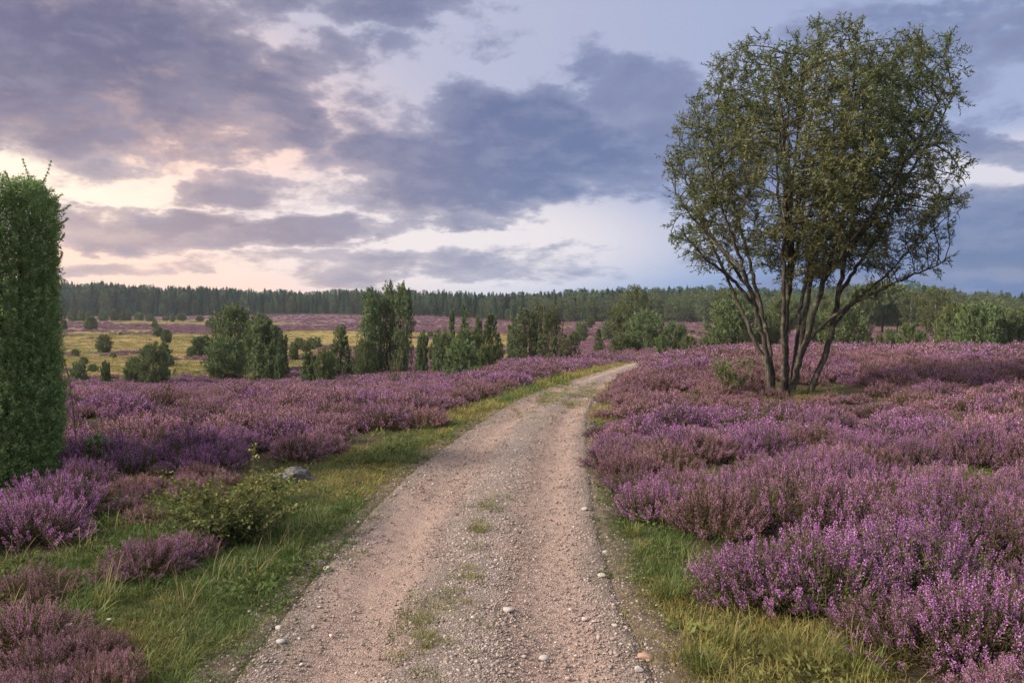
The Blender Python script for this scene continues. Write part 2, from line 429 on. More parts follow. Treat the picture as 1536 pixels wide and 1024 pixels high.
def scatter(name, protos, pts, rot, scl, idx, tint, label, cat):
    """one object of kind stuff: points that carry instances of the prototype meshes"""
    coll = bpy.data.collections.new(name + '_kinds')
    for i, me in enumerate(protos):
        coll.objects.link(bpy.data.objects.new('%s_kind_%02d' % (name, i), me))
    n = len(pts)
    me = bpy.data.meshes.new(name); me.vertices.add(n)
    me.vertices.foreach_set('co', np.asarray(pts, np.float32).ravel())
    def att(nm, ty, key, v):
        a = me.attributes.new(nm, ty, 'POINT'); a.data.foreach_set(key, v.ravel())
    if np.ndim(scl) == 1: scl = np.repeat(np.asarray(scl)[:, None], 3, 1)
    att('rot', 'FLOAT_VECTOR', 'vector', np.asarray(rot, np.float32)); att('scl', 'FLOAT_VECTOR', 'vector', np.asarray(scl, np.float32))
    att('idx', 'INT', 'value', np.asarray(idx, np.int32)); att('tint', 'FLOAT', 'value', np.asarray(tint, np.float32))
    ng = bpy.data.node_groups.new(name + '_scatter', 'GeometryNodeTree')
    ng.interface.new_socket('Geometry', in_out='INPUT', socket_type='NodeSocketGeometry'); ng.interface.new_socket('Geometry', in_out='OUTPUT', socket_type='NodeSocketGeometry')
    gi = ng.nodes.new('NodeGroupInput'); go = ng.nodes.new('NodeGroupOutput'); ip = ng.nodes.new('GeometryNodeInstanceOnPoints'); ci = ng.nodes.new('GeometryNodeCollectionInfo')
    ci.inputs[0].default_value = coll; ci.inputs[1].default_value = True; ci.inputs[2].default_value = True
    def na(nm, ty):
        x = ng.nodes.new('GeometryNodeInputNamedAttribute'); x.data_type = ty; x.inputs[0].default_value = nm
        return x.outputs[0]
    ng.links.new(gi.outputs[0], ip.inputs['Points']); ng.links.new(ci.outputs[0], ip.inputs['Instance'])
    ip.inputs['Pick Instance'].default_value = True
    ng.links.new(na('idx', 'INT'), ip.inputs['Instance Index'])
    er = ng.nodes.new('FunctionNodeEulerToRotation'); ng.links.new(na('rot', 'FLOAT_VECTOR'), er.inputs[0]); ng.links.new(er.outputs[0], ip.inputs['Rotation'])
    ng.links.new(na('scl', 'FLOAT_VECTOR'), ip.inputs['Scale']); ng.links.new(ip.outputs[0], go.inputs[0])
    o = link(name, me); md = o.modifiers.new('scatter', 'NODES'); md.node_group = ng
    return tag(o, label, cat, kind='stuff')

# ================================================================== GROUND
def build_ground():
    Ys = np.concatenate([np.linspace(-14, 3, 40)[:-1], np.geomspace(3, 60, 260)[:-1], np.geomspace(60, 480, 260)[:-1], np.geomspace(480, 900, 30)])
    S = np.linspace(-1, 1, 421); S = np.sign(S) * np.abs(S) ** 1.15
    Y = np.repeat(Ys[:, None], len(S), 1); X = S[None] * (np.abs(Y) * .95 + 9)
    Z = zt(X, Y)
    s = path_s(X, Y)
    ins = (1 - np.abs(s)) * np.interp(Y, _fy, _fh)
    Z = Z - .10 * sst(ins, 0.0, .22)
    far = sst(Y, 34, 60)
    g = grass_zone(X, Y)
    heath = np.where(g | (np.abs(s) < 1.05), 0.0, 1.0)
    # far ground cover: bands of heather and yellow grass lying across the valley
    r = X / np.maximum(Y, 1)
    wob = (fbm(X / 60, Y / 60, 11, 3) - .5)
    u = np.log(np.maximum(Y, 30)) + wob * .55 + r * .12
    band = np.interp(u, np.log([42, 50, 58, 68, 112, 135, 150, 172, 185, 228, 240, 275, 300, 330, 345, 430]),
                     [1, .8, .45, .12, .05, .12, .42, .62, .88, .88, .15, .1, .75, .9, .8, .95])
    midc = sst(r, -.34, -.26) * (1 - sst(r, -.06, .02))
    band2 = np.interp(u, np.log([42, 58, 72, 92, 118, 150, 165, 200, 225, 260, 300, 430]), [1, .9, .75, .4, .05, .02, .5, .9, .85, .4, .9, .95])
    band = band * (1 - midc) + band2 * midc
    rt = sst(r, .0, .1)
    band = band * (1 - rt) + rt * (.72 + .25 * wob)
    fh = sst(band + (fbm(X / 16, Y / 7, 21, 5) - .5) * 1.7 + (fbm(X / 5, Y / 3, 23, 4) - .5) * .7, .34, .66)
    heath = heath * (1 - far) + fh * far
    dd = (np.abs(s) - 1) * np.interp(Y, _fy, _fh)
    soil = (1 - sst(dd + (fbm(X * 1.7, Y * 1.7, 121, 4) - .5) * .7, .0, .15)) * (1 - far)
    yel = midc * sst(np.abs(np.log(np.maximum(Y, 30) / 132)), .30, .12) + .0
    V = np.stack([X, Y, Z], -1).reshape(-1, 3)
    nr, nc = Y.shape
    i = (np.arange(nr - 1)[:, None] * nc + np.arange(nc - 1)[None]).ravel()
    gm = Geo(); gm.add(V, np.stack([i, i + 1, i + nc + 1, i + nc], 1))
    me = gm.mesh('ground', [M['ground']], True)
    for nm, v in (('heath', heath), ('far', far), ('yellow', yel), ('soil', soil)):
        a = me.attributes.new(nm, 'FLOAT', 'POINT'); a.data.foreach_set('value', v.astype(np.float32).ravel())
    tag(link('ground', me), 'rolling heath ground dropping to a yellow and purple meadow valley', 'ground', kind='structure')

def far_heath(X, Y):
    r = X / np.maximum(Y, 1)
    return r
build_ground()

def build_path():
    Ys = np.concatenate([np.linspace(-13, 2.5, 40)[:-1], np.geomspace(2.5, 20, 420)[:-1], np.geomspace(20, 75, 160)])
    S = np.linspace(-1.0, 1.0, 90)
    Y = np.repeat(Ys[:, None], len(S), 1)
    c = np.interp(Y, _fy, _fc); h = np.interp(Y, _fy, _fh)
    jl = 1.03 + (fbm(Y * 1.6, Y * 0 + 3, 31, 5) - .5) * .34; jr = 1.03 + (fbm(Y * 1.6, Y * 0 + 9, 37, 5) - .5) * .26
    sg = S[None] * np.where(S[None] < 0, jl, jr)
    X = c + sg * h
    ab = np.abs(sg)
    prof = -.05 * np.exp(-((ab - .52) / .2) ** 2) + .015 * np.exp(-(ab / .2) ** 2)
    Z = zt(X, Y) + .012 + prof - .06 * sst(ab, .9, 1.05)
    Z = Z + (fbm(X * 3, Y * 3, 41, 4) - .5) * .03 + (fbm(X * 14, Y * 14, 43, 3) - .5) * .014
    V = np.stack([X, Y, Z], -1).reshape(-1, 3)
    nr, nc = Y.shape
    i = (np.arange(nr - 1)[:, None] * nc + np.arange(nc - 1)[None]).ravel()
    g = Geo(); g.add(V, np.stack([i, i + 1, i + nc + 1, i + nc], 1))
    me = g.mesh('path', [M['path']], True)
    a = me.attributes.new('across', 'FLOAT', 'POINT'); a.data.foreach_set('value', np.broadcast_to(sg, Y.shape).astype(np.float32).ravel())
    tag(link('path', me), 'sandy gravel cart track with two worn wheel ruts curving into the heath', 'path', kind='structure')

def path_z(X, Y):
    ab = np.abs(path_s(X, Y))
    return zt(X, Y) + .012 - .035 * np.exp(-((ab - .52) / .2) ** 2) + .012 * np.exp(-(ab / .2) ** 2) - .06 * sst(ab, .9, 1.05) + (fbm(np.asarray(X) * 3, np.asarray(Y) * 3, 41, 4) - .5) * .03
build_path()

# ------------------------------------------------------------------ stones
def rock_geo(r, sub=2, amp=.22, flat=.6):
    bm = bmesh.new(); bmesh.ops.create_icosphere(bm, subdivisions=sub, radius=1)
    V = np.array([v.co[:] for v in bm.verts]); Fc = np.array([[v.index for v in f.verts] for f in bm.faces]); bm.free()
    for _ in range(5):
        d = unit(r.normal(size=3)); k = r.uniform(.55, .9)
        t = V @ d; V = V - np.outer(np.maximum(t - k, 0) * .85, d)
    V *= 1 + amp * (fbm(V[:, 0] * 1.7 + r.uniform(0, 50), V[:, 1] * 1.7 + V[:, 2] * 2.3, int(r.integers(1000)), 3) - .5)[:, None]
    V *= np.array([1, r.uniform(.65, .9), flat])
    g = Geo(); g.add(V, Fc); return g

def build_gravel():
    r = np.random.default_rng(55)
    protos = [rock_geo(r, 1, .3, r.uniform(.45, .7)).mesh('pebble', [M['pebble']]) for _ in range(6)]
    n = 130000
    Y = 3.0 * (22 / 3.0) ** (r.random(n) ** 1.15)
    s = np.where(r.random(n) < .55, r.normal(0.02, .17, n), r.uniform(-1.19, 1.19, n))
    s = np.where(r.random(n) < .07, np.sign(s) * r.normal(.93, .1, n), s)
    X = np.interp(Y, _fy, _fc) + s * np.interp(Y, _fy, _fh)
    keep = (np.abs(s) < 1.2) & (fbm(X * 1.2, Y * 1.2, 61, 3) + r.random(n) * .5 > .62)
    X, Y, s = X[keep], Y[keep], s[keep]; n = len(X)
    size = np.clip(np.exp(r.normal(math.log(.0046), .45, n)), .0025, .02) * (1 + Y / 40)
    Z = np.where(np.abs(s) < .97, path_z(X, Y), zt(X, Y) - .002) + size * .12
    rot = np.stack([r.normal(0, .25, n), r.normal(0, .25, n), r.uniform(0, 6.28, n)], 1)
    scatter('gravel', protos, np.stack([X, Y, Z], 1), rot, size, r.integers(0, 6, n), r.random(n), 'loose pale and brown gravel strewn over the cart track', 'gravel')
build_gravel()

def ground_hit(px, py):
    d = ray(px, py); d = d / d[1]
    Ys = np.geomspace(2.2, 120, 4000)
    X = d[0] * Ys; Z = EYE + d[2] * Ys
    i = int(np.argmax(Z < zt(X, Ys)))
    return float(X[i]), float(Ys[i])

STONES = [  # px, py, length px, material, label
    (967, 987, 30, 'orangestone', 'largest orange-tan oval stone at the edge of the track close to grass'),
    (958, 1008, 20, 'palestone', 'flat white stone in front of the orange-tan oval stone'),
    (491, 855, 14, 'palestone', 'small white stone at the grassy side of the track below the bramble'),
    (421, 966, 18, 'palestone', 'white oval stone lying nearest the camera on the verge side of the track'),
    (418, 942, 13, 'palestone', 'little pale stone just behind the white oval stone at the grass edge'),
    (878, 766, 14, 'palestone', 'flat bright stone on the heather side of the track beyond the others'),
    (909, 826, 15, 'palestone', 'pale elongated stone beside the brown soil edge opposite the bramble'),
    (763, 917, 20, 'palestone', 'broad pale pink stone in the gravel ridge between the wheel ruts'),
    (816, 982, 17, 'palestone', 'pinkish flat stone low in the gravel ridge, nearest the camera'),
    (877, 929, 14, 'palestone', 'white chip of stone in the heather-side wheel rut, one of a pair'),
    (891, 934, 9, 'palestone', 'smallest white chip beside a larger white chip in the wheel rut'),
    (922, 943, 10, 'palestone', 'white stone near the soil edge just short of the green grass tuft'),
    (903, 866, 16, 'palestone', 'grey-white sliver of stone by the soil edge under the grass tuft'),
    (744, 842, 8, 'palestone', 'tiny white stone high on the gravel ridge of the track'),
]
for i, (px, py, L, mk, lb) in enumerate(STONES):
    x, y = ground_hit(px, py)
    r = np.random.default_rng(300 + i)
    R = L * y / F / 2 * .92
    o = link('stone', rock_geo(r, 3, .18, .5).mesh('stone', [M[mk]], True), None, (x, y, float(path_z(x, y)) + R * .25), r.uniform(-.4, .4), R)
    tag(o, lb, 'stone')
x, y = ground_hit(437, 722)
bg_ = rock_geo(np.random.default_rng(911), 5, .8, .62)
_v = bg_.V[0]; bg_.V[0] = _v * (1 + (fbm(_v[:, 0] * 5 + 9, _v[:, 1] * 5 + _v[:, 2] * 6 + 4, 71, 5) - .5) * .28)[:, None]
o = link('boulder', bg_.mesh('boulder', [M['boulder']], True), None, (x, y + .1, float(zt(x, y)) - .03), .3, .23)
tag(o, 'grey lichen-flecked boulder half sunk in the grass verge beside the heather', 'boulder')

# ================================================================== HEATHER
def heather_geo(seed, nstem, R, H, nflor, fl, spike=.13, nleaf=26, lsz=1.0, side=2, pb=.8):
    """one bush: mats 0 flowers, 1 foliage, 2 stems"""
    r = np.random.default_rng(seed); g = Geo()
    ph = r.uniform(0, 6.283, nstem); q = np.sqrt(r.random(nstem))
    lump = .8 + .4 * vnoise(ph * 1.3 + seed, q * 3, seed)
    rt = R * q * (0.85 + .3 * r.random(nstem)) * lump
    ht = H * (1 - .72 * q ** 2.0) * r.uniform(.72, 1.12, nstem) * (.85 + .3 * vnoise(rt * np.cos(ph) * 7 + 50, rt * np.sin(ph) * 7 + 50, seed + 5))
    ht = np.maximum(ht, .06)
    b0 = np.stack([np.cos(ph) * rt * .35, np.sin(ph) * rt * .35, ht * 0 - .03], 1)
    tip = np.stack([np.cos(ph) * rt, np.sin(ph) * rt, ht], 1) + r.normal(0, .015, (nstem, 3))
    ctl = np.stack([np.cos(ph) * rt * .85, np.sin(ph) * rt * .85, ht * .45], 1)
    hue = np.clip(.5 + r.normal(0, .22, nstem), 0, 1)
    def curve(t):
        t = t[..., None]
        return b0[:, None] * (1 - t) ** 2 + 2 * ctl[:, None] * t * (1 - t) + tip[:, None] * t ** 2
    def dcurve(t):
        t = t[..., None]
        return unit(2 * (1 - t) * (ctl - b0)[:, None] + 2 * t * (tip - ctl)[:, None])
    # stems
    ts = np.linspace(0, 1, 5)[None].repeat(nstem, 0); c = curve(ts)
    segs(g, c[:, :-1].reshape(-1, 3), c[:, 1:].reshape(-1, 3), np.full(nstem * 4, .0022 * lsz), np.full(nstem * 4, .0016 * lsz), 3, 2)
    length = np.linalg.norm(c[:, 1:] - c[:, :-1], axis=2).sum(1)
    bloom = r.random(nstem) < pb
    # flower spikes: small bells round the top of each stem
    def spike_at(base_pts, dirs, ln, nf, hu):
        n = len(base_pts)
        t = (np.arange(nf)[None] + r.random((n, nf))) / nf
        pos = base_pts[:, None] + dirs[:, None] * (t * ln[:, None])[..., None]
        rad = unit(r.normal(size=(n, nf, 3))); rad = unit(rad - (rad * dirs[:, None]).sum(-1, keepdims=True) * dirs[:, None])
        off = (.0035 + .006 * (1 - t)) * lsz
        pos = pos + rad * off[..., None]
        ax = unit(rad * .8 + dirs[:, None] * .6 + r.normal(0, .25, (n, nf, 3)))
        h = np.clip(hu[:, None] + r.normal(0, .16, (n, nf)) + .25 * (t - .5), 0, 1)
        leaves(g, pos.reshape(-1, 3), ax.reshape(-1, 3), fl * (1.15 - .4 * t).ravel(), fl * .75, r, 0, h.ravel(), .12)
    sp = np.minimum(spike * r.uniform(.6, 1.25, nstem), length * .6)
    d1 = dcurve(np.full((nstem, 1), .95))[:, 0]
    st = tip - d1 * sp[:, None] * .8
    spike_at(st[bloom], d1[bloom], sp[bloom], nflor, hue[bloom])
    for k in range(side):
        tt = r.uniform(.5, .85, (nstem, 1)); bp = curve(tt)[:, 0]; dd = unit(dcurve(tt)[:, 0] + r.normal(0, .45, (nstem, 3)) + np.array([0, 0, .35]))
        m = bloom & (r.random(nstem) < .7)
        spike_at(bp[m], dd[m], sp[m] * r.uniform(.4, .7, m.sum()), max(3, nflor // 2), np.clip(hue[m] - .1, 0, 1))
    # green needle shoots below the flowers
    t = r.uniform(.12, .92, (nstem, nleaf)); pos = curve(t); dd = dcurve(t)
    ax = unit(dd * .9 + r.normal(0, .7, pos.shape)); pos = pos + r.normal(0, .012 * lsz, pos.shape)
    hh = np.clip(.15 + .75 * t + r.normal(0, .12, t.shape), 0, 1)
    leaves(g, pos.reshape(-1, 3), ax.reshape(-1, 3), r.uniform(.014, .03, nstem * nleaf) * lsz, .006 * lsz, r, 1, hh.ravel())
    return g
HM = [M['flower'], M['heathleaf'], M['stem']]
near_g = [heather_geo(100 + i, 260, .42, .33, 44, .0086, .12, 44, 1.1, 1, (.86, .8, .55, .84, .7)[i]) for i in range(5)]
mid_g = [heather_geo(200 + i, 170, .44, .29, 13, .019, .11, 22, 1.7, 1, (.85, .8, .45, .75)[i]) for i in range(4)]
far_g = [heather_geo(300 + i, 90, .50, .28, 7, .034, .11, 12, 2.8, 1, (.85, .8, .5, .75)[i]) for i in range(4)]
near_m = [g.mesh('heather_bush', HM) for g in near_g]
mid_m = [g.mesh('heather_bush', HM) for g in mid_g]
far_m = [g.mesh('heather_bush', HM) for g in far_g]

# bushes one can tell apart in the foreground: px, py of the base, scale, height scale, tint
BUSH = [
    (40, 815, 1.1, .95, .12, 'tall mauve heather bush at the foot of the column juniper, nearest the camera there'),
    (112, 742, 1.0, 1.0, .2, 'purple heather bush between the column juniper and the mossy grass patch'),
    (195, 712, 1.0, .95, 0, 'deep violet-blue heather bush at the back of the mossy grass patch'),
    (300, 712, 1.05, .95, .05, 'dark violet heather bush behind the yellow-leaved bramble'),
    (205, 868, .8, .95, .5, 'faded mauve-brown heather bush standing alone before the bramble'),
    (265, 845, .7, .85, .4, 'small heather bush with sparse pink tips leaning toward the bramble'),
    (440, 690, 1.0, 1.0, .62, 'rusty pink heather bush just behind the grey boulder'),
    (28, 905, .75, .8, .85, 'sparse brown heather bush at the lower edge of the verge, mostly faded'),
    (12, 985, .8, .9, .7, 'dark half-bare heather bush in the lower corner beside the green turf'),
    (640, 640, 1.0, .9, .85, 'greyish brown faded heather bush bordering the mossy verge of the track bend'),
    (985, 775, 1.0, .95, .15, 'compact mauve heather bush beside the yellow-green grass at the track edge'),
    (920, 702, .95, .95, .4, 'pink-brown heather bush leaning over the stony edge of the track'),
    (1080, 770, 1.1, 1.0, .1, 'bright mauve heather bush next behind the compact bush at the track edge'),
    (1140, 905, 1.05, 1.05, .1, 'large rosy heather bush rising behind the green grass tuft'),
    (1250, 912, 1.25, 1.15, .02, 'biggest bright purple heather bush directly behind the golden tussock'),
    (1400, 905, 1.3, 1.2, 0, 'tall violet heather bush right of the biggest bright purple bush'),
    (1480, 1000, 1.15, 1.1, .05, 'dense purple heather bush in the lower corner nearest the camera'),
    (1370, 985, 1.0, .9, .35, 'half-faded heather bush with dark gaps beside the golden tussock'),
    (1300, 690, 1.05, 1.0, .05, 'violet heather bush in front of the pale grassy clearing'),
    (1230, 650, 1.05, 1.0, .12, 'mauve heather bush a few steps in front of the willow trunks'),
    (1520, 780, 1.1, 1.0, .5, 'brownish heather bush in front of the grassy clearing at the far side'),
]
used = []
for i, (px, py, s, hs, tn, lb) in enumerate(BUSH):
    x, y = ground_hit(px, py)
    y += .12
    g = near_g[i % 5]
    t = thing('heather_bush', lb, 'heather bush', (x, y, float(zt(x, y)) - .01), float(rng.uniform(0, 6)), None, (s, s, s * hs))
    if i < 5:
        parts = (g.only([0]).mesh('flowers', [M['flower']]), g.only([1]).mesh('foliage', [M['heathleaf']]), g.only([2]).mesh('stems', [M['stem']]))
        near_g[i].parts = parts
    for nm, me in zip(('flowers', 'foliage', 'stems'), near_g[i % 5].parts):
        p = link(nm, me, t); p['tint'] = tn
    used.append((x, y, s * .34))

def heather_points():
    out = []
    r = np.random.default_rng(77)
    for (y0, y1, sp) in ((2.0, 9.5, .44), (9.5, 21, .50), (21, 40, .64), (40, 72, .85)):
        ys = np.arange(y0, y1, sp * .9)
        for y in ys:
            w = .80 * y + 2.2
            xs = np.arange(-w, w, sp)
            x = xs + r.uniform(-.5, .5, len(xs)) * sp; yy = y + r.uniform(-.5, .5, len(xs)) * sp
            out.append(np.stack([x, yy], 1))
    XY = np.concatenate(out)
    X, Y = XY.T
    ok = np.ones(len(X), bool)
    for k in range(6):
        dx, dy = .24 * math.cos(k * 1.047), .24 * math.sin(k * 1.047)
        ok &= ~grass_zone(X + dx, Y + dy)
    s = path_s(X, Y); hw = np.interp(Y, _fy, _fh)
    ok &= (np.abs(s) - 1) * hw > np.where((s > 0) & (Y > 8), .16, .30)
    for (x, y, rr) in used:
        ok &= (X - x) ** 2 + (Y - y) ** 2 > rr ** 2
    # leave out bushes hidden beyond the brow, thin out at the valley slope
    ok &= (Y < 46) | ((X > 0) & (r.random(len(X)) < .6)) | (r.random(len(X)) < .3 * (Y < 60))
    # gaps
    ok &= fbm(X / 1.0, Y / 1.3, 91, 3) > np.where(Y < 12, .40, np.where(Y < 22, .35, .27))
    tx, ty = WB[0], WB[1]
    ok &= ((X - tx) ** 2 + (Y - ty) ** 2) > .12
    ok &= ((X - JB[0]) ** 2 + (Y - JB[1]) ** 2) > .30
    return X[ok], Y[ok]
WB = P(1176, 597, 15.0); JB = P(18, 720, 7.95)
HX, HY = heather_points()
_r = np.random.default_rng(79)
_vx, _vy = _r.uniform(-6.5, -.9, 900), _r.uniform(3.4, 9.3, 900)
_u, _v = proj(_vx, _vy, zt(_vx, _vy))
_k = (inpoly(_u, _v, GL)) & (_u < 470) & (fbm(_vx / 1.1, _vy / 1.1, 163, 3) + _r.normal(0, .05, 900) > np.where(_u < 150, .46, .55)) & ((np.abs(path_s(_vx, _vy)) - 1) * np.interp(_vy, _fy, _fh) > .5)
for (x, y, rr) in used: _k &= (_vx - x) ** 2 + (_vy - y) ** 2 > .16
NSCRUB = int(_k.sum()); HX = np.concatenate([HX, _vx[_k]]); HY = np.concatenate([HY, _vy[_k]]); print('scrub', NSCRUB)
r = np.random.default_rng(78)
n = len(HX)
lod = np.where(HY < 9.5, 0, np.where(HY < 21, 1, 2))
idx = np.where(lod == 0, r.integers(0, 5, n), np.where(lod == 1, 5 + r.integers(0, 4, n), 9 + r.integers(0, 4, n)))
pat = fbm(HX / 2.6, HY / 2.6, 101, 3); pat2 = fbm(HX / 9, HY / 9, 107, 3)
hu, hv = proj(HX, HY, zt(HX, HY))
tint = sst(pat * .6 + pat2 * .4 + r.normal(0, .10, n), .38, .62) * 1.0
tint = np.clip(tint * .78 - .22 * sst(HY, 16, 28), 0, 1)
tint = np.where((HX > 2) & (HY < 8), tint * .45, tint)
sc = r.uniform(.72, 1.3, n) * np.where(lod == 2, np.where(HY > 40, 1.35, 1.1), 1.0)
s = path_s(HX, HY); edge = (np.abs(s) - 1) * np.interp(HY, _fy, _fh)
sc *= .72 + .28 * sst(edge, .2, 1.0)
sc *= 1 - .55 * np.exp(-((HX - WB[0] + .2) / 1.7) ** 2 - ((HY - 13.7) / 1.5) ** 2)
sc *= 1 - .62 * np.exp(-((HX - JB[0] * .93) / .75) ** 4 - ((HY - 7.2) / .75) ** 4)
tint[-NSCRUB:] = r.uniform(.5, 1, NSCRUB); sc[-NSCRUB:] = r.uniform(.32, .62, NSCRUB); idx[-NSCRUB:] = np.where(r.random(NSCRUB) < .6, 2, 4)
S3 = np.stack([sc, sc, sc * r.uniform(.75, 1.2, n) * (.8 + .45 * fbm(HX / 3, HY / 3, 113, 2))], 1)
scatter('heather', near_m + mid_m + far_m, np.stack([HX, HY, zt(HX, HY) - .02], 1), np.stack([r.normal(0, .1, n), r.normal(0, .1, n), r.uniform(0, 6.28, n)], 1), S3, idx, tint,
        'sea of flowering purple heather covering both sides of the track', 'heather')
print('heather', n)

# ================================================================== GRASS
def grass_geo(seed, nb, R, Lmin, Lmax, wid, droop=.6, mat=0, seedheads=False):
    r = np.random.default_rng(seed); g = Geo()
    ph = r.uniform(0, 6.283, nb); q = np.sqrt(r.random(nb)) * R
    b = np.stack([np.cos(ph) * q, np.sin(ph) * q, np.full(nb, -.01)], 1)
    az = ph + r.normal(0, .9, nb); L = r.uniform(Lmin, Lmax, nb)
    lean = r.uniform(.15, 1.0, nb) * droop
    hd = np.stack([np.cos(az), np.sin(az), np.zeros(nb)], 1)
    side = np.stack([-np.sin(az + r.normal(0, .5, nb)), np.cos(az), np.zeros(nb)], 1)
    V = np.empty((nb, 7, 3)); k = 0
    for i, t in enumerate((0, .4, .75)):
        p = b + hd * (lean * L * t ** 1.7)[:, None] + np.array([0, 0, 1.]) * (L * (t - .35 * lean * t * t))[:, None]
        w = wid * (1 - .35 * t)
        V[:, 2 * i] = p - side * w / 2; V[:, 2 * i + 1] = p + side * w / 2
    V[:, 6] = b + hd * (lean * L)[:, None] + np.array([0, 0, 1.]) * (L * (1 - .35 * lean - .12 * lean ** 2))[:, None]
    o = (np.arange(nb) * 7)[:, None]
    T = np.repeat(np.clip(r.normal(.45, .22, nb), 0, 1), 7)
    n0 = g.n
    g.add(V, np.concatenate([o + [0, 1, 3, 2], o + [2, 3, 5, 4]]), mat, T)
    g.Fs.append((o + [4, 5, 6] + n0, mat))
    return g
GM = [M['grass'], M['drygrass'], M['weed']]
turf = [grass_geo(400 + i, 70, .11, .02, .075, .0042, 1.0) for i in range(5)]
long_ = [grass_geo(420 + i, 46, .08, .05, .125, .0042, 1.15) for i in range(3)]
dry = [grass_geo(440 + i, 12, .08, .08, .24, .0024, .9, 1) for i in range(3)]
far_turf = [grass_geo(460 + i, 60, .30, .05, .17, .016, 1.0) for i in range(3)]
def weed_geo(seed, n, R, L):
    r = np.random.default_rng(seed); g = Geo()
    ph = r.uniform(0, 6.283, n); q = np.sqrt(r.random(n)) * R
    c = np.stack([np.cos(ph) * q, np.sin(ph) * q, r.uniform(.005, .05, n)], 1)
    a = unit(np.stack([np.cos(ph + r.normal(0, .7, n)), np.sin(ph + r.normal(0, .7, n)), r.uniform(.1, .9, n)], 1))
    leaves(g, c, a, L * r.uniform(.6, 1.3, n), L * r.uniform(.4, .6, n), r, 2, np.clip(r.normal(.5, .22, n), 0, 1), .1)
    return g
weed = [weed_geo(470 + i, 34, .09, .026 + .008 * i) for i in range(3)]
gp = [g.mesh('grass_tuft', GM) for g in turf + long_ + dry + far_turf + weed]   # 0-4 turf, 5-7 long, 8-10 dry, 11-13 far

def grass_points():
    r = np.random.default_rng(88); A = []
    for (y0, y1, sp) in ((2.0, 7, .075), (7, 12, .105), (12, 22, .17), (22, 46, .3)):
        for y in np.arange(y0, y1, sp):
            w = .80 * y + 1.0
            xs = np.arange(-w, w, sp); A.append(np.stack([xs + r.uniform(-.5, .5, len(xs)) * sp, y + r.uniform(-.5, .5, len(xs)) * sp], 1))
    X, Y = np.concatenate(A).T
    s = path_s(X, Y); hw = np.interp(Y, _fy, _fh); d = (np.abs(s) - 1) * hw
    ok = grass_zone(X, Y) | ((d > -.16) & (d < .35)) | ((d > .3) & (r.random(len(X)) < np.where(Y < 12, .16, .10)))
    ok &= d > -.20 + .55 * (fbm(X * 1.7, Y * 1.7, 121, 4) - .33)
    ok &= fbm(X * 1.4, Y * 1.4, 127, 3) > .22 + .14 * ((s > 0) & (d < .3))
    ok &= ~((s > 0) & (d < .12) & (r.random(len(X)) < .4))
    X, Y, d, s = X[ok], Y[ok], d[ok], s[ok]
    # grass and moss tufts in the middle of the track
    mx, my, md_ = [WB[0] + r.normal(0, .45, 70)], [WB[1] + r.normal(-.1, .4, 70)], []
    for (px, py, n, rad) in ((735, 762, 7, .10), (722, 790, 5, .08), (718, 802, 6, .09), (710, 826, 3, .06), (650, 942, 26, .20), (640, 962, 14, .16), (700, 875, 6, .07), (690, 905, 4, .08), (735, 760, 6, .1),
                             (835, 603, 34, .5), (850, 592, 40, .7), (870, 582, 26, .8), (800, 622, 6, .3)):
        x, y = ground_hit(px, py)
        mx.append(x + r.normal(0, rad, n) * .6); my.append(y + r.normal(0, rad, n) * 1.4)
    mx, my = np.concatenate(mx), np.concatenate(my)
    return X, Y, d, s, mx, my
GX, GY, GD, GS, MX, MY = grass_points()
r = np.random.default_rng(89)
n = len(GX); u = r.random(n); lp = fbm(GX / .9, GY / .9, 131, 3)
gi = r.integers(0, 5, n)
tall = (u < .06 + .16 * sst(lp, .5, .7)) & (GD > .12)
gi = np.where(tall, 5 + r.integers(0, 3, n), gi)
dryp = (r.random(n) < .02 + .08 * sst(fbm(GX / 1.6, GY / 1.6, 137, 3), .55, .7)) & (GD > .2)
gi = np.where(dryp, 8 + r.integers(0, 3, n), gi)
gi = np.where((r.random(n) < .05 + .34 * sst(fbm(GX / .7, GY / .7, 143, 3), .52, .66)) & (GY < 12), 14 + r.integers(0, 3, n), gi)
gi = np.where((GY > 12) & (r.random(n) < .8), 11 + r.integers(0, 3, n), gi)
gt = np.clip(sst(fbm(GX / 1.3, GY / 1.3, 139, 3) + r.normal(0, .06, n) + .10 * (GY > 9) + .10 * (GS > 0) - .04, .38, .66) * .95 + .25 * sst(GY, 10, 25), 0, 1)
gs = r.uniform(.7, 1.3, n) * np.where(gi < 5, .9, 1.0) * (.6 + .5 * sst(GD, -.1, .3)) * np.where((gi > 10) & (gi < 14), .55 + .45 * sst(GY, 12, 24), 1)
G = np.stack([GX, GY, zt(GX, GY) - .01], 1)
mn = len(MX)
Mp = np.stack([MX, MY, np.where(np.abs(path_s(MX, MY)) < 1, path_z(MX, MY), zt(MX, MY) - .01)], 1)
G = np.concatenate([G, Mp]); gi = np.concatenate([gi, r.integers(0, 5, mn)]); gt = np.concatenate([gt, r.uniform(.25, .7, mn)]); gs = np.concatenate([gs, r.uniform(.5, .95, mn) * np.where(MY > 12, 1.6, 1) * np.where(MX > 3.5, 1.5, 1)])
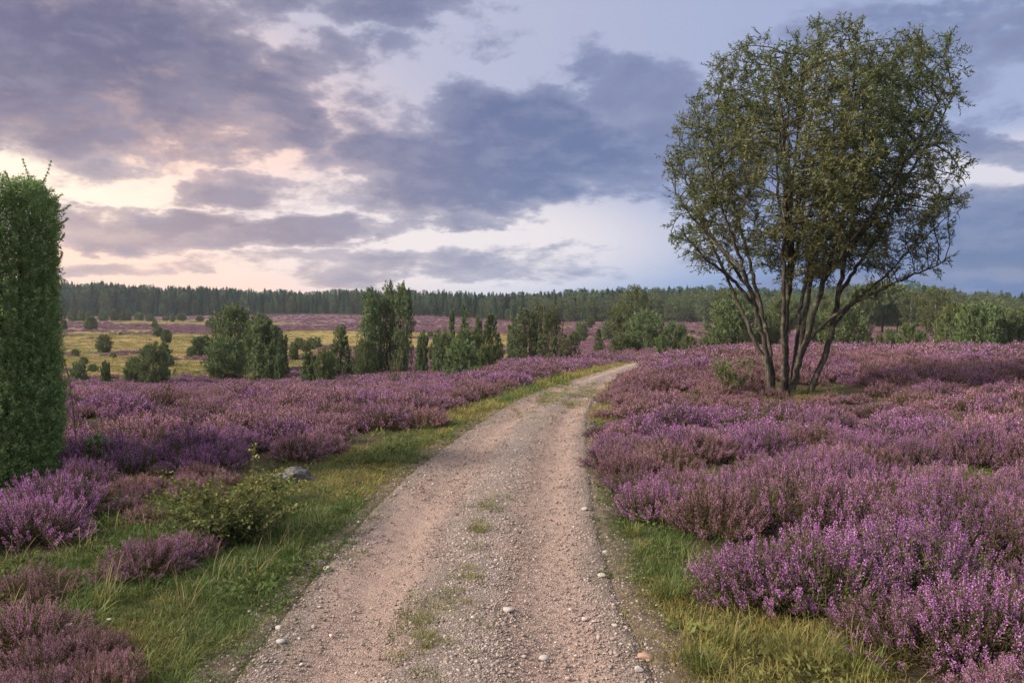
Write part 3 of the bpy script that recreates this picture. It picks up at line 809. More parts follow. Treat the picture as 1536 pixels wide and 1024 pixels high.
# tall dry bents among the heather
hx = r.integers(0, len(HX) - NSCRUB, 2600); hm = HY[hx] < 26
DX, DY = HX[hx][hm] + r.normal(0, .2, hm.sum()), HY[hx][hm] + r.normal(0, .2, hm.sum())
kk = (fbm(DX / 2.2, DY / 2.2, 149, 3) > .46) & (np.abs(path_s(DX, DY)) > 1.1); DX, DY = DX[kk], DY[kk]
G = np.concatenate([G, np.stack([DX, DY, zt(DX, DY) + .06], 1)]); dn = len(DX)
gi = np.concatenate([gi, np.where(r.random(dn) < .5, 8 + r.integers(0, 3, dn), 5 + r.integers(0, 3, dn))]); gt = np.concatenate([gt, r.uniform(.4, 1, dn)]); gs = np.concatenate([gs, r.uniform(.9, 1.35, dn)])
n = len(G)
scatter('grass', gp, G, np.stack([r.normal(0, .12, n), r.normal(0, .12, n), r.uniform(0, 6.28, n)], 1), gs, gi, gt, 'short green turf and dry bents along both verges of the track', 'grass')
print('grass', n)

# low cover on the valley meadow, far off
def meadow():
    r = np.random.default_rng(90)
    n = 42000
    Y = 42 * (430 / 42.0) ** r.random(n); X = r.uniform(-.75, .75, n) * Y
    ok = np.abs(path_s(X, Y)) > 1.3
    X, Y = X[ok], Y[ok]
    ev = bpy.data.objects['ground'].data
    kd = None
    co = np.empty(len(ev.vertices) * 3, np.float32); ev.vertices.foreach_get('co', co); co = co.reshape(-1, 3)
    ha = np.empty(len(ev.vertices), np.float32); ev.attributes['heath'].data.foreach_get('value', ha)
    Ys = np.unique(co[:, 1]); nc = 421
    ri = np.clip(np.searchsorted(np.sort(co[::nc, 1]), Y), 0, len(co) // nc - 1)
    sx = X / (np.abs(Y) * .95 + 9); si = np.clip(((np.sign(sx) * np.abs(sx) ** (1 / 1.15) + 1) / 2 * (nc - 1)).astype(int), 0, nc - 1)
    hv = ha[ri * nc + si]
    return X, Y, hv
tuss = [grass_geo(480 + i, 40, .45, .10, .30, .045, 1.0, (1, 0)[i]) for i in range(2)]
heap = [heather_geo(500 + i, 46, .6, .34, 5, .07, .16, 8, 5.0, 0) for i in range(3)]
X, Y, hv = meadow(); n = len(X); r = np.random.default_rng(91)
ish = r.random(n) < hv
keep = r.random(n) < np.where(ish, .9, .55); X, Y, ish = X[keep], Y[keep], ish[keep]; n = len(X)
ms = r.uniform(.7, 1.5, n) * np.where(Y > 120, 1.1, 1.0)
scatter('meadow_cover', [g.mesh('heather_mound', HM) for g in heap] + [g.mesh('grass_mound', GM) for g in tuss], np.stack([X, Y, zt(X, Y) - .03], 1),
        np.stack([X * 0, X * 0, r.uniform(0, 6.28, n)], 1), np.stack([ms, ms, ms * .8], 1), np.where(ish, r.integers(0, 3, n), np.where(fbm(X / 9, Y / 7, 171, 3) + r.normal(0, .05, n) > .5, 3, 4)), np.where(ish, r.uniform(.1, .7, n), r.uniform(.5, 1, n)),
        'mixed heather and yellow grass cover on the valley meadow beyond the brow', 'ground cover')

# ================================================================== SHRUBS AND TREES
def plumes(g, C, A, ln, wd, nleaf, L, W, r, mat=0, spread=.6, hue=None, tipl=.25):
    n = len(C)
    ln = np.broadcast_to(np.asarray(ln, float), (n,)); wd = np.broadcast_to(np.asarray(wd, float), (n,))
    t = r.random((n, nleaf)) ** .8
    rad = unit(r.normal(size=(n, nleaf, 3)))
    rr = np.sqrt(r.random((n, nleaf))) * wd[:, None] * np.clip(1.1 - t, .05, 1) ** .7
    pos = C[:, None] + A[:, None] * ((t - .4) * ln[:, None])[..., None] + rad * rr[..., None]
    ax = unit(A[:, None] * .8 + rad * spread + r.normal(0, .3, pos.shape))
    hu = (r.random(n) if hue is None else hue)[:, None] * .8 + tipl * t - .05 + r.normal(0, .06, t.shape)
    leaves(g, pos.reshape(-1, 3), ax.reshape(-1, 3), L * r.uniform(.7, 1.3, n * nleaf), W, r, mat, np.clip(hu, 0, 1).ravel(), .08)

def shrub_geo(kind, seed, H, R, leaf=.10, dens=1.0):
    """returns foliage Geo and wood Geo of one plant of height H and radius R"""
    r = np.random.default_rng(seed); f = Geo(); w = Geo()
    def env(h):
        if kind == 'column': return R * np.clip(np.minimum(1 - .25 * h, ((1.02 - h) / .22) ** .7), 0, 1) * (.85 + .15 * sst(h, 0, .2))
        if kind == 'cone': return R * np.clip(1.02 - h, 0, 1) ** .75 * sst(h, -.15, .12)
        if kind == 'round': return R * np.sqrt(np.clip(1 - ((h - .40) / .61) ** 2, 0, 1))
        if kind in ('broad', 'birch'): return R * np.sqrt(np.clip(1 - ((h - .60) / .42) ** 2, 0, 1)) * np.where(h > .6, 1, .9)
        if kind == 'sparse': return R * (.35 + .65 * h)
        return R * np.sqrt(np.clip(1 - ((h - .5) / .55) ** 2, 0, 1))
    # limbs
    nl = {'column': 9, 'cone': 10, 'round': 12, 'broad': 12, 'birch': 14, 'sparse': 11}[kind]
    top = .92 * H
    tubes = []
    if kind in ('broad', 'birch', 'cone'):
        p = smooth_line([(0, 0, -.15), (r.normal(0, .04) * H * .3, r.normal(0, .04) * H * .3, H * .45), (r.normal(0, .03) * H * .3, r.normal(0, .03) * H * .3, top)], 10)
        tube(w, p, np.linspace(H * .018 + .02, .012, 10), 6)
    cen = []
    lb0, lb1 = [], []
    N0 = int({'column': 150, 'cone': 130, 'round': 190, 'broad': 170, 'birch': 170, 'sparse': 40}[kind] * dens)
    h = r.uniform(.03, 1.0, N0 * 3) if kind not in ('broad', 'birch') else r.uniform(.2, 1.0, N0 * 3)
    e = env(h); pr = e / max(R, 1e-6) + .12; k = r.random(N0 * 3) < pr; h = h[k][:N0]; e = e[k][:N0]
    ph = r.uniform(0, 6.283, len(h))
    lump = .66 + .60 * fbm(ph * 1.3 + seed * 3.1, h * 4.2, seed, 2)
    ph2 = ph
    q = np.where(r.random(len(h)) < .7, r.uniform(.72, 1.0, len(h)), r.uniform(.25, .72, len(h)))
    jut = r.random(len(h)) < .16
    q = np.where(jut, r.uniform(1.02, 1.30, len(h)), q)
    rad = e * q * lump * 1.12
    C = np.stack([np.cos(ph) * rad, np.sin(ph) * rad, h * H], 1)
    out = np.stack([np.cos(ph), np.sin(ph), np.zeros(len(h))], 1)
    upw = {'column': 1.3, 'cone': .8, 'round': .75, 'broad': .25, 'birch': -.1, 'sparse': 1.2}[kind]
    h = np.where(jut, h * 1.04, h)
    A = unit(out * (.6 if kind != 'column' else .35) + np.array([0, 0, 1.]) * upw + r.normal(0, .25, C.shape))
    hue = np.clip(.5 * fbm(ph * 1.2 + 9, h * 4, seed + 3, 2) + .5 * r.random(len(h)), 0, 1)
    sz = {'column': .14, 'cone': .15, 'round': .15, 'broad': .13, 'birch': .11, 'sparse': .2}[kind] * (H * .5 + R)
    if kind == 'sparse':
        plumes(f, C, A, sz * 1.3, sz * .35, int(20 * dens) + 6, leaf, leaf * .45, r, 0, .8, hue)
    elif kind in ('broad', 'birch'):
        plumes(f, C, A, sz * 1.1, sz * .66, 62, leaf * 1.15, leaf * .8, r, 0, 1.2, hue)
    else:
        plumes(f, C, A, sz * 1.5, sz * .42, 46, leaf * 1.5, leaf * .66, r, 0, .6, hue)
    # wood that reaches into the clumps
    sel = r.choice(len(C), min(len(C), 40 if kind != 'sparse' else 34), replace=False)
    for i in sel:
        c = C[i]
        if kind in ('broad', 'birch', 'cone'): b = np.array([0, 0, max(.1 * H, c[2] - .18 * H - .3 * rad[i])])
        else: b = np.array([c[0] * .12, c[1] * .12, -.05])
        m = (b + c) / 2 + np.array([c[0], c[1], 0]) * (.12 if kind != 'broad' else -.05)
        p = smooth_line([b, m, c], 6)
        tube(w, p, np.linspace(.008 * H + .006, .004, 6) * (.7 if kind == 'sparse' else .55 if kind in ('broad', 'birch') else 1), 4, 1 if kind == 'birch' else 0)
    return f, w

PROT = {}
def proto(kind, var, H, R, leafmat, woodmat, leaf, dens=1.0):
    key = (kind, var, H, R, leafmat)
    if key not in PROT:
        f, w = shrub_geo(kind, 600 + 13 * len(PROT), H, R, leaf, dens)
        PROT[key] = (f.mesh('foliage', [M[leafmat]]), w.mesh('trunk', [M[woodmat], M['trunk']], True), H, R)
    return PROT[key]

KIND = {  # H, R, leaf material, wood material, leaf size, density, variants
    'round': (2.5, 1.3, 'juniper_far', 'trunk', .11, 1.0, 3), 'column': (2.5, .6, 'juniper_far', 'trunk', .10, 1.0, 3), 'cone': (2.6, .95, 'juniper_far', 'trunk', .10, 1.0, 2),
    'dark': (3.2, 1.5, 'juniper_far', 'trunk', .12, 1.3, 3), 'broad': (6.0, 2.0, 'broad', 'trunk', .16, 1.2, 3), 'birch': (8.0, 2.2, 'broad', 'birchbark', .16, 1.1, 2),
    'grey': (3.4, 1.1, 'greyjuniper', 'trunk', .10, 1.0, 3), 'sparse': (1.2, .5, 'sapling', 'trunk', .05, 1.0, 2), 'bush': (1.8, 1.2, 'broad', 'trunk', .10, 1.0, 2), 'open': (6.0, 1.1, 'juniper_far', 'trunk', .13, 1.15, 3)}
SHAPE = {'dark': 'round', 'grey': 'column', 'bush': 'round', 'open': 'column'}
NAMES = {'round': ('juniper_bush', 'juniper'), 'column': ('juniper_bush', 'juniper'), 'cone': ('juniper_bush', 'juniper'), 'dark': ('juniper_bush', 'juniper'), 'broad': ('broadleaf_tree', 'tree'),
         'birch': ('birch_tree', 'birch'), 'grey': ('grey_shrub', 'shrub'), 'sparse': ('sapling', 'sapling'), 'bush': ('green_shrub', 'shrub'), 'open': ('tall_juniper', 'juniper')}
count = {}
def plant(kind, px, top, Y, wpx, label, group=None):
    H, R, lm, wm, lf, dn, nv = KIND[kind]
    v = count.get(kind, 0) % nv; count[kind] = count.get(kind, 0) + 1
    fm, wmsh, H, R = proto(SHAPE.get(kind, kind), v, H, R, lm, wm, lf, dn)
    x = (px - CX) / F * Y
    z = float(zt(x, Y)); tp = P(px, top, Y)[2]
    h = max(tp - z, .5); w = wpx / F * Y / 2 * .83
    nm, cat = NAMES[kind]
    t = thing(nm, label, cat, (x, Y, z - .03), (px * 2.7) % 6.28, group, (w / R, w / R, h / H))
    link('trunk', wmsh, t); link('crown' if kind in ('broad', 'birch', 'open') else 'foliage', fm, t)
    return t

SH = [
    # the valley meadow behind the left brow
    ('round', 136, 475, 200, 18, 'round dark bush alone on the far purple strip of the meadow'),
    ('column', 96, 480, 205, 8, 'small bush right beside the edge of the column juniper, far in the meadow'),
    ('round', 232, 480, 200, 9, 'small dark bush on the far meadow above the pair of stemmed bushes'),
    ('round', 313, 480, 200, 9, 'small dark bush on the far meadow just before the big juniper group'),
    ('round', 155, 503, 95, 21, 'grey-green bush on a short stem standing alone in the yellow grass'),
    ('round', 237, 490, 140, 13, 'back one of two stemmed bushes close together in the meadow'),
    ('bush', 249, 495, 122, 15, 'front one of two stemmed bushes close together in the meadow'),
    ('cone', 246, 515, 72, 26, 'spiky pale juniper behind the dark juniper clump at the meadow edge'),
    ('round', 116, 543, 56, 24, 'low round juniper by the brow near the thin bare stalk'),
    ('column', 157, 543, 52, 14, 'little egg-shaped juniper standing by itself at the heather brow'),
    ('dark', 197, 539, 53, 24, 'smaller juniper beside the dark juniper clump at the meadow edge'),
    ('dark', 228, 519, 52, 44, 'dark broad juniper clump with a pointed top at the meadow edge'),
    ('column', 299, 505, 88, 20, 'pale upright juniper on the yellow grass before the big juniper group'),
    ('round', 284, 521, 86, 10, 'tiny bush at the foot of the pale upright juniper'),
    ('dark', 348, 463, 66, 62, 'tallest broad crown at the back of the big juniper group'),
    ('dark', 390, 476, 64, 46, 'second broad crown at the back of the big juniper group'),
    ('dark', 338, 509, 58, 54, 'low brownish juniper at the front of the big juniper group'),
    ('column', 398, 485, 57, 40, 'dense upright juniper at the front of the big juniper group'),
    ('column', 422, 502, 60, 20, 'narrow outermost juniper of the big juniper group'),
    ('column', 418, 532, 56, 16, 'small low juniper under the outermost one of the big group'),
    ('sparse', 372, 545, 36, 20, 'pale green sapling in the heather before the big juniper group'),
    ('round', 449, 507, 105, 18, 'low dim bush in the meadow next to the big juniper group'),
    ('round', 471, 506, 103, 22, 'low bluish bush in the meadow before the dark triangular juniper'),
    ('cone', 510, 493, 56, 42, 'dark triangular juniper beside the tall three-stemmed junipers'),
    ('column', 463, 530, 52, 24, 'small dark juniper between the big group and the triangular juniper'),
    ('bush', 486, 527, 50, 30, 'yellow-green low bush at the foot of the triangular juniper'),
    ('open', 556, 440, 57, 36, 'leafiest outer one of the three tall junipers'),
    ('open', 581, 431, 58, 34, 'middle and tallest of the three tall junipers'),
    ('open', 604, 433, 57, 34, 'outer one of the three tall junipers on the side of the path'),
    ('dark', 548, 512, 55, 34, 'low skirt of juniper growth at the base of the three tall junipers'),
    ('column', 633, 501, 54, 20, 'slim juniper standing next to the three tall junipers'),
    ('sparse', 592, 532, 34, 30, 'thin pale sapling in the heather below the three tall junipers'),
    ('cone', 678, 470, 52, 20, 'thin spire-topped juniper at the back of the middle thicket'),
    ('cone', 697, 464, 53, 24, 'tallest spire of the middle juniper thicket'),
    ('cone', 718, 479, 52, 24, 'third spire of the middle juniper thicket next to its dark cone'),
    ('cone', 737, 477, 50, 40, 'dark full cone closing the middle juniper thicket on the path side'),
    ('dark', 664, 499, 51, 36, 'low broad juniper at the outer end of the middle thicket'),
    ('dark', 700, 497, 50, 46, 'rounded filler juniper between the spires of the middle thicket'),
    ('round', 693, 513, 38, 52, 'spreading grey-green juniper in front of the middle thicket'),
    ('bush', 728, 520, 40, 30, 'bright green bush beside the spreading grey-green juniper'),
    ('round', 715, 550, 31, 30, 'small dark green bush in the heather near the track verge'),
    ('column', 772, 486, 62, 24, 'upright juniper glimpsed between the middle thicket and the grey shrubs'),
    ('grey', 790, 466, 43, 46, 'leftmost of the tall grey-brown shrubs with bare stems'),
    ('grey', 808, 461, 44, 32, 'tallest of the grey-brown shrubs with bare stems'),
    ('grey', 828, 466, 42, 40, 'grey-brown shrub with bare stems next to the low dead-looking shrub'),
    ('grey', 853, 503, 41, 34, 'low dead-looking grey shrub at the end of the grey-brown row'),
    ('round', 872, 484, 122, 18, 'round dark bush far behind the grey-brown shrubs'),
    ('cone', 898, 495, 76, 18, 'small conical juniper alone in heather beyond the grey shrubs'),
    ('round', 913, 481, 132, 20, 'round bush before the birch in the middle distance'),
    ('broad', 885, 474, 205, 14, 'small tree at the forest foot behind the round bush'),
    ('birch', 953, 429, 112, 46, 'birch with a white trunk rising above the junipers at the track bend'),
    ('broad', 932, 455, 118, 36, 'dull green tree beside the white-trunked birch at the track bend'),
    ('dark', 970, 470, 76, 52, 'big dark juniper in front of the birch at the track bend'),
    ('bush', 937, 501, 64, 42, 'light green bush low in front of the birch at the track bend'),
    ('column', 992, 504, 47, 17, 'small columnar juniper right at the vanishing track'),
    ('dark', 1010, 484, 82, 28, 'juniper behind the small columnar one at the vanishing track'),
    ('round', 1023, 486, 122, 14, 'little bush in the heather clearing behind the vanishing track'),
    ('bush', 1034, 505, 70, 24, 'low green bush at the far loop of the track'),
    ('bush', 1058, 508, 72, 20, 'low olive bush between the far track loop and the juniper'),
    ('dark', 1097, 452, 60, 66, 'large dark juniper behind the willow on the track side'),
    ('broad', 1092, 434, 105, 46, 'tree crown showing above the large dark juniper behind the willow'),
    ('dark', 1150, 470, 62, 40, 'juniper seen between the willow stems nearest the large dark one'),
    ('broad', 1175, 440, 110, 44, 'tree seen through the middle of the willow stems'),
    ('dark', 1222, 468, 60, 38, 'dark juniper seen behind the willow between its last two stems'),
    ('broad', 1238, 442, 120, 40, 'tree behind the outermost leaning willow stem'),
    ('dark', 1266, 455, 58, 56, 'bright-edged juniper just beyond the outermost leaning willow stem'),
    ('bush', 1364, 489, 72, 34, 'low pale bush before the two birches of the wood'),
    ('bush', 1335, 496, 75, 26, 'small bush next to the low pale bush before the wood'),
    ('birch', 1402, 433, 107, 46, 'birch with pale trunk and yellow-green crown standing before the wood'),
    ('birch', 1367, 437, 172, 40, 'thinner birch at the wood edge behind the yellow-green birch'),
    ('broad', 1323, 423, 178, 62, 'tallest broad crown at the near edge of the wood'),
    ('broad', 1294, 430, 176, 44, 'tree at the wood edge next to the tallest broad crown'),
    ('broad', 1346, 432, 182, 40, 'tree at the wood edge between the tallest crown and the thin birch'),
    ('bush', 1436, 461, 60, 56, 'brownish bush starting the row of big bushes at the heather brow'),
    ('dark', 1464, 459, 58, 60, 'dark juniper, second in the row of big bushes at the heather brow'),
    ('dark', 1496, 459, 59, 52, 'third bush in the row at the heather brow'),
    ('dark', 1527, 468, 60, 46, 'last bush in the row at the heather brow, cut by the edge'),
]
for a in SH: plant(*a)
# the row of scrub at the foot of the far forest
for px, top, w in ((110, 464, 14), (122, 466, 12), (134, 468, 10), (155, 468, 13), (172, 464, 13), (184, 467, 9), (192, 467, 10), (209, 469, 14), (225, 471, 12), (249, 474, 10), (259, 471, 8), (272, 470, 13), (300, 474, 12), (318, 475, 10)):
    plant('round' if px % 2 else 'bush', px, top, 300 + (px % 7) * 3, w, 'little scrub bush in the row before the far dark forest', 'scrub bushes before the far forest')
for px, top, Y, w in ((1075, 500, 90, 14), (1300, 500, 80, 18), (1385, 500, 82, 16), (1320, 503, 66, 14), (862, 498, 95, 14), (650, 515, 70, 14), (780, 505, 75, 12), (440, 515, 80, 14), (1410, 501, 70, 20)):
    plant('bush', px, top, Y, w, 'small dull green bush scattered in the low heather of the valley', 'small bushes scattered in the valley')

_r = np.random.default_rng(777)
for k in range(34):
    Y = float(62 * (190 / 62.0) ** _r.random()); px = float(_r.uniform(95, 760) if k < 26 else _r.uniform(780, 1060))
    x = (px - CX) / F * Y; hb = _r.uniform(.5, 1.3); z = float(zt(x, Y))
    top = float(proj(x, Y, z + hb)[1])
    plant(('bush', 'round', 'round', 'cone')[k % 4], px, top, Y, hb * _r.uniform(.9, 1.6) * F / Y, 'low lone bush dotted over the yellow meadow and purple heath of the valley', 'low bushes dotted over the valley')
# ------------------------------------------------------------------ forest
def spruce_geo(seed, H=15.0, R=2.0, start=.10, tiers=30):
    r = np.random.default_rng(seed); g = Geo()
    tube(g, [(0, 0, -.3), (0, 0, H * .5), (0, 0, H * .97)], [.17, .1, .02], 5, 1)
    C, A, S = [], [], []
    for k in range(tiers):
        h = start + (1 - start) * (k + r.uniform(0, .8)) / tiers
        rr = R * (1.0 - h) ** 1.05 * r.uniform(.75, 1.15)
        nb = max(4, int(9 * (1 - h) + 4))
        for j in range(nb):
            a = j * 6.283 / nb + r.uniform(0, 1.0)
            for q in (.45, .85):
                C.append((math.cos(a) * rr * q, math.sin(a) * rr * q, h * H - q * rr * .22)); A.append((math.cos(a), math.sin(a), -.25 + .3 * q)); S.append(.35 * rr + .28)
    C, A, S = np.array(C), unit(np.array(A)), np.array(S)
    plumes(g, C, A, S * 1.4, S * .55, 9, .46, .22, r, 0, .7)
    plumes(g, np.array([[0, 0, H * .97], [0, 0, H * 1.02]]), np.array([[0, 0, 1.], [0, 0, 1.]]), .9, .14, 14, .35, .12, r, 0, .3)
    return g

def pine_geo(seed, H=15.0, R=2.3):
    r = np.random.default_rng(seed); g = Geo()
    tube(g, [(0, 0, -.3), (r.normal(0, .15), 0, H * .5), (0, 0, H * .95)], [.19, .13, .03], 5, 1)
    n = 95
    h = .32 + .68 * r.random(n) ** .8; e = R * np.sqrt(np.clip(1 - ((h - .62) / .42) ** 2, 0, 1)); ph = r.uniform(0, 6.28, n); q = np.sqrt(r.random(n))
    C = np.stack([np.cos(ph) * e * q, np.sin(ph) * e * q, h * H], 1); A = unit(np.stack([np.cos(ph), np.sin(ph), np.full(n, .7)], 1))
    plumes(g, C, A, .9, .6, 14, .42, .2, r, 0, .9)
    return g
def wood_geo(seed, H=12.0, R=3.0):
    r = np.random.default_rng(seed); g = Geo()
    tube(g, [(0, 0, -.3), (r.normal(0, .15), 0, H * .4), (0, 0, H * .85)], [.2, .14, .04], 5, 1)
    n = 120
    h = .16 + .84 * r.random(n) ** .9; e = R * np.sqrt(np.clip(1 - ((h - .55) / .48) ** 2, 0, 1)); ph = r.uniform(0, 6.28, n); q = .35 + .65 * np.sqrt(r.random(n))
    C = np.stack([np.cos(ph) * e * q, np.sin(ph) * e * q, h * H], 1) * (.94 + .12 * r.random((n, 1))); A = unit(np.stack([np.cos(ph), np.sin(ph), np.full(n, .4)], 1))
    plumes(g, C, A, 1.1, .75, 15, .40, .27, r, 0, 1.1)
    return g
PM = [M['pine'], M['trunk']]; WM = [M['forestleaf'], M['trunk']]
spr = [spruce_geo(700 + i, R=1.7 + .3 * i).mesh('spruce_tree', PM) for i in range(3)]
pin = [pine_geo(710 + i).mesh('pine_tree', PM) for i in range(2)]
wod = [wood_geo(720 + i).mesh('woodland_tree', WM) for i in range(3)]
TOPX = [0, 90, 300, 420, 520, 620, 720, 800, 860, 950, 1000, 1080, 1150, 1250, 1300, 1400, 1450, 1536, 1700]
TOPY = [425, 427, 433, 440, 437, 438, 442, 442, 438, 436, 433, 435, 437, 431, 426, 433, 440, 442, 442]
EDX = [0, 90, 500, 650, 720, 800, 950, 1100, 1280, 1536, 1700]
EDY = [430, 430, 420, 370, 340, 310, 290, 270, 225, 205, 200]

def forest_tree(px, Y, r, front):
    """kind index and height of a tree of the forest"""
    ty = np.interp(px, TOPX, TOPY) + (max(-3.5, r.normal(2.5, 3.6)) if not front else r.normal(10, 6))
    ty += float(fbm(px / 22.0, Y / 60.0, 181, 3) - .42) * 16
    x = (px - CX) / F * Y; z = float(zt(x, Y))
    h = P(px, ty, Y)[2] - z
    broad = (px > 780 and Y < np.interp(px, EDX, EDY) + 45 and r.random() < .75) or px > 1270 and r.random() < .6 or r.random() < (.5 if front else .16)
    if broad: return 5 + int(r.integers(0, 3)), x, z, float(np.clip(h * (r.uniform(.5, .85) if front and px < 800 else r.uniform(.72, .98)), 5, 15))
    k = int(r.integers(0, 3)) if r.random() < .78 else 3 + int(r.integers(0, 2))
    return k, x, z, float(np.clip(h, 7, 22))
r = np.random.default_rng(800)
allm = spr + pin + wod; HH = [15] * 5 + [12] * 3
FN = ['spruce_tree'] * 3 + ['pine_tree'] * 2 + ['woodland_tree'] * 3
FL = {'spruce_tree': ('pointed dark spruce in the front rank of the far forest', 'spruce', 'spruces in the front rank of the far forest'), 'pine_tree': ('round-headed dark pine in the front rank of the far forest', 'pine', 'pines in the front rank of the far forest'),
      'woodland_tree': ('leafy green tree in the front rank of the far woodland', 'tree', 'leafy trees in the front rank of the far woodland')}
px = 84.0
while px < 1545:
    Y = float(np.interp(px, EDX, EDY)) + r.uniform(0, 14)
    k, x, z, h = forest_tree(px, Y, r, True)
    s = h / HH[k]; sw = s * r.uniform(.95, 1.45)
    o = link(FN[k], allm[k], None, (x, Y, z), r.uniform(0, 6.28), (sw, sw, s))
    lb, ct, gr = FL[FN[k]]; tag(o, lb, ct, gr)
    px += r.uniform(6, 13)
pts, rot, scl, ix = [], [], [], []
for d in np.concatenate([[2.0], np.arange(10, 90, 7.0), np.arange(95, 330, 14.0)]):
    px = -330.0 + r.uniform(0, 8)
    while px < 1860:
        Y = float(np.interp(px, EDX, EDY)) + d + r.uniform(-4, 4)
        k, x, z, h = forest_tree(px, Y, r, False)
        if d < 5 and 70 < px < 1550: px += 6; continue
        if d > 90 and k > 4: k = int(r.integers(0, 3))
        s = h / HH[k]; sw = min(s, 1.2) * r.uniform(.85, 1.35)
        pts.append((x, Y, z)); rot.append((0, 0, r.uniform(0, 6.28))); scl.append((sw, sw, s)); ix.append(k)
        px += r.uniform(.7, 1.3) * 3.6 * F / Y
scatter('forest', allm, pts, rot, np.array(scl), ix, r.random(len(pts)), 'dark mixed forest closing the horizon behind the valley', 'forest')
print('forest', len(pts))

# ================================================================== WILLOW
def build_willow():
    r = np.random.default_rng(900)
    Y0 = 15.0
    bx, bz = WB[0], float(zt(WB[0], Y0))
    root = thing('willow_tree', 'multi-stemmed willow with a wide airy crown standing in the heather right of the track', 'tree', (bx, Y0, bz))
    O = np.array([bx, Y0, bz])
    def tp(px, py, dy): return P(px, py, Y0) + np.array([0, dy, 0]) - O
    # stems measured in the photo; dy gives each its own depth
    ST = [([(1152, 603, -.12), (1150, 565, -.16), (1140, 510, -.25), (1120, 450, -.45), (1092, 385, -.7), (1062, 320, -.95), (1035, 250, -1.15)], .045),
          ([(1164, 604, .16), (1163, 560, .15), (1158, 500, .3), (1146, 430, .5), (1132, 350, .75), (1110, 260, 1.0), (1085, 170, 1.15)], .042),
          ([(1172, 604, -.02), (1176, 550, -.05), (1174, 480, -.12), (1178, 400, -.25), (1172, 300, -.45), (1165, 210, -.6), (1160, 110, -.7)], .047),
          ([(1184, 605, .22), (1186, 550, .25), (1190, 480, .45), (1203, 400, .7), (1212, 300, .95), (1228, 190, 1.1), (1235, 90, 1.15)], .045),
          ([(1178, 606, -.24), (1188, 555, -.25), (1200, 500, -.4), (1212, 440, -.6), (1224, 370, -.85), (1240, 280, -1.1), (1262, 180, -1.3)], .060),
          ([(1158, 604, .02), (1153, 560, .05), (1133, 500, .2), (1108, 430, .5), (1078, 350, .8), (1058, 270, 1.0)], .040),
          ([(1168, 605, -.2), (1167, 555, -.35), (1158, 480, -.6), (1152, 400, -.9), (1146, 310, -1.2), (1128, 220, -1.5)], .044),
          ([(1176, 604, .08), (1181, 550, .1), (1182, 470, .1), (1190, 380, .1), (1198, 280, .05), (1200, 180, 0)], .046),
          ([(1182, 605, -.05), (1194, 550, -.1), (1204, 480, -.1), (1222, 400, .05), (1248, 310, .2), (1280, 220, .4), (1300, 130, .5)], .044),
          ([(1188, 605, .2), (1200, 560, .35), (1214, 500, .6), (1232, 430, .9), (1262, 350, 1.3), (1295, 270, 1.6)], .040),
          ([(1210, 606, .0), (1222, 570, .02), (1245, 520, .05), (1257, 460, .1), (1272, 390, .15), (1290, 310, .2), (1318, 220, .3), (1345, 130, .35)], .056)]
    BR = [([(1190, 430, .3), (1206, 320, .35), (1222, 200, .3), (1232, 100, .2), (1234, 48, .2)], .030),
          ([(1196, 440, -.3), (1214, 330, -.7), (1238, 220, -.9), (1256, 120, -.8), (1262, 60, -.6)], .030),
          ([(1182, 380, 0), (1190, 270, .9), (1196, 170, 1.2), (1200, 80, 1.0)], .028),
          ([(1198, 512, -.42), (1225, 480, -.5), (1258, 455, -.6), (1305, 430, -.75), (1345, 410, -.85), (1378, 396, -.9)], .032),
          ([(1262, 440, .1), (1300, 395, .35), (1345, 340, .6), (1385, 280, .9)], .036),
          ([(1275, 375, .15), (1320, 310, -.2), (1365, 230, -.6), (1395, 160, -.8)], .034),
          ([(1252, 490, .08), (1290, 450, .2), (1340, 415, .35), (1395, 360, .5)], .026),
          ([(1125, 462, -.42), (1085, 420, -.6), (1040, 390, -.8), (1005, 350, -.9)], .030),
          ([(1100, 405, -.65), (1050, 350, -.3), (1015, 290, .1)], .026),
          ([(1150, 455, .45), (1115, 390, .9), (1075, 310, 1.4), (1045, 220, 1.6)], .030),
          ([(1178, 400, -.25), (1150, 300, -1.1), (1130, 200, -1.6), (1110, 130, -1.7)], .028),
          ([(1205, 395, .7), (1255, 310, 1.4), (1300, 220, 1.9), (1320, 140, 2.0)], .030),
          ([(1216, 420, -.65), (1255, 340, -1.3), (1300, 250, -1.8), (1330, 180, -1.9)], .030),
          ([(1176, 450, -.15), (1196, 330, -.3), (1205, 210, -.2), (1200, 110, .1)], .030),
          ([(1188, 520, .3), (1205, 440, 1.1), (1225, 350, 1.8), (1240, 260, 2.2)], .028)]
    nodes, par, rad0 = [], [], []
    for L, rb in ST + BR:
        pts = smooth_line([tp(*q) for q in L], max(8, int(len(L) * 6)))
        pts[1:-1] += r.normal(0, .012, pts[1:-1].shape)
        n = len(pts); rr = np.linspace(rb, .014, n) ** 1.0
        rr = rb * (1 - np.linspace(0, 1, n)) ** .85 + .011
        if (L, rb) in ST: rr[:2] *= np.array([1.35, 1.15])
        g = Geo(); tube(g, pts, rr, 9 if rb > .038 else 6, 0, .5, .05, r)
        link('trunk' if rb > .038 else 'limb', g.mesh('trunk' if rb > .038 else 'limb', [M['bark']], True), root)
        i0 = len(nodes)
        for k in range(n):
            if pts[k][2] > 1.1:
                nodes.append(pts[k]); par.append(len(nodes) - 2 if len(nodes) - 1 > i0 else -1); rad0.append(rr[k])
    nstem = len(nodes)
    # crown outline round its middle, as angle (deg, 0 = right, 90 = up) and reach in px
    cpx, cpy = 1217, 262
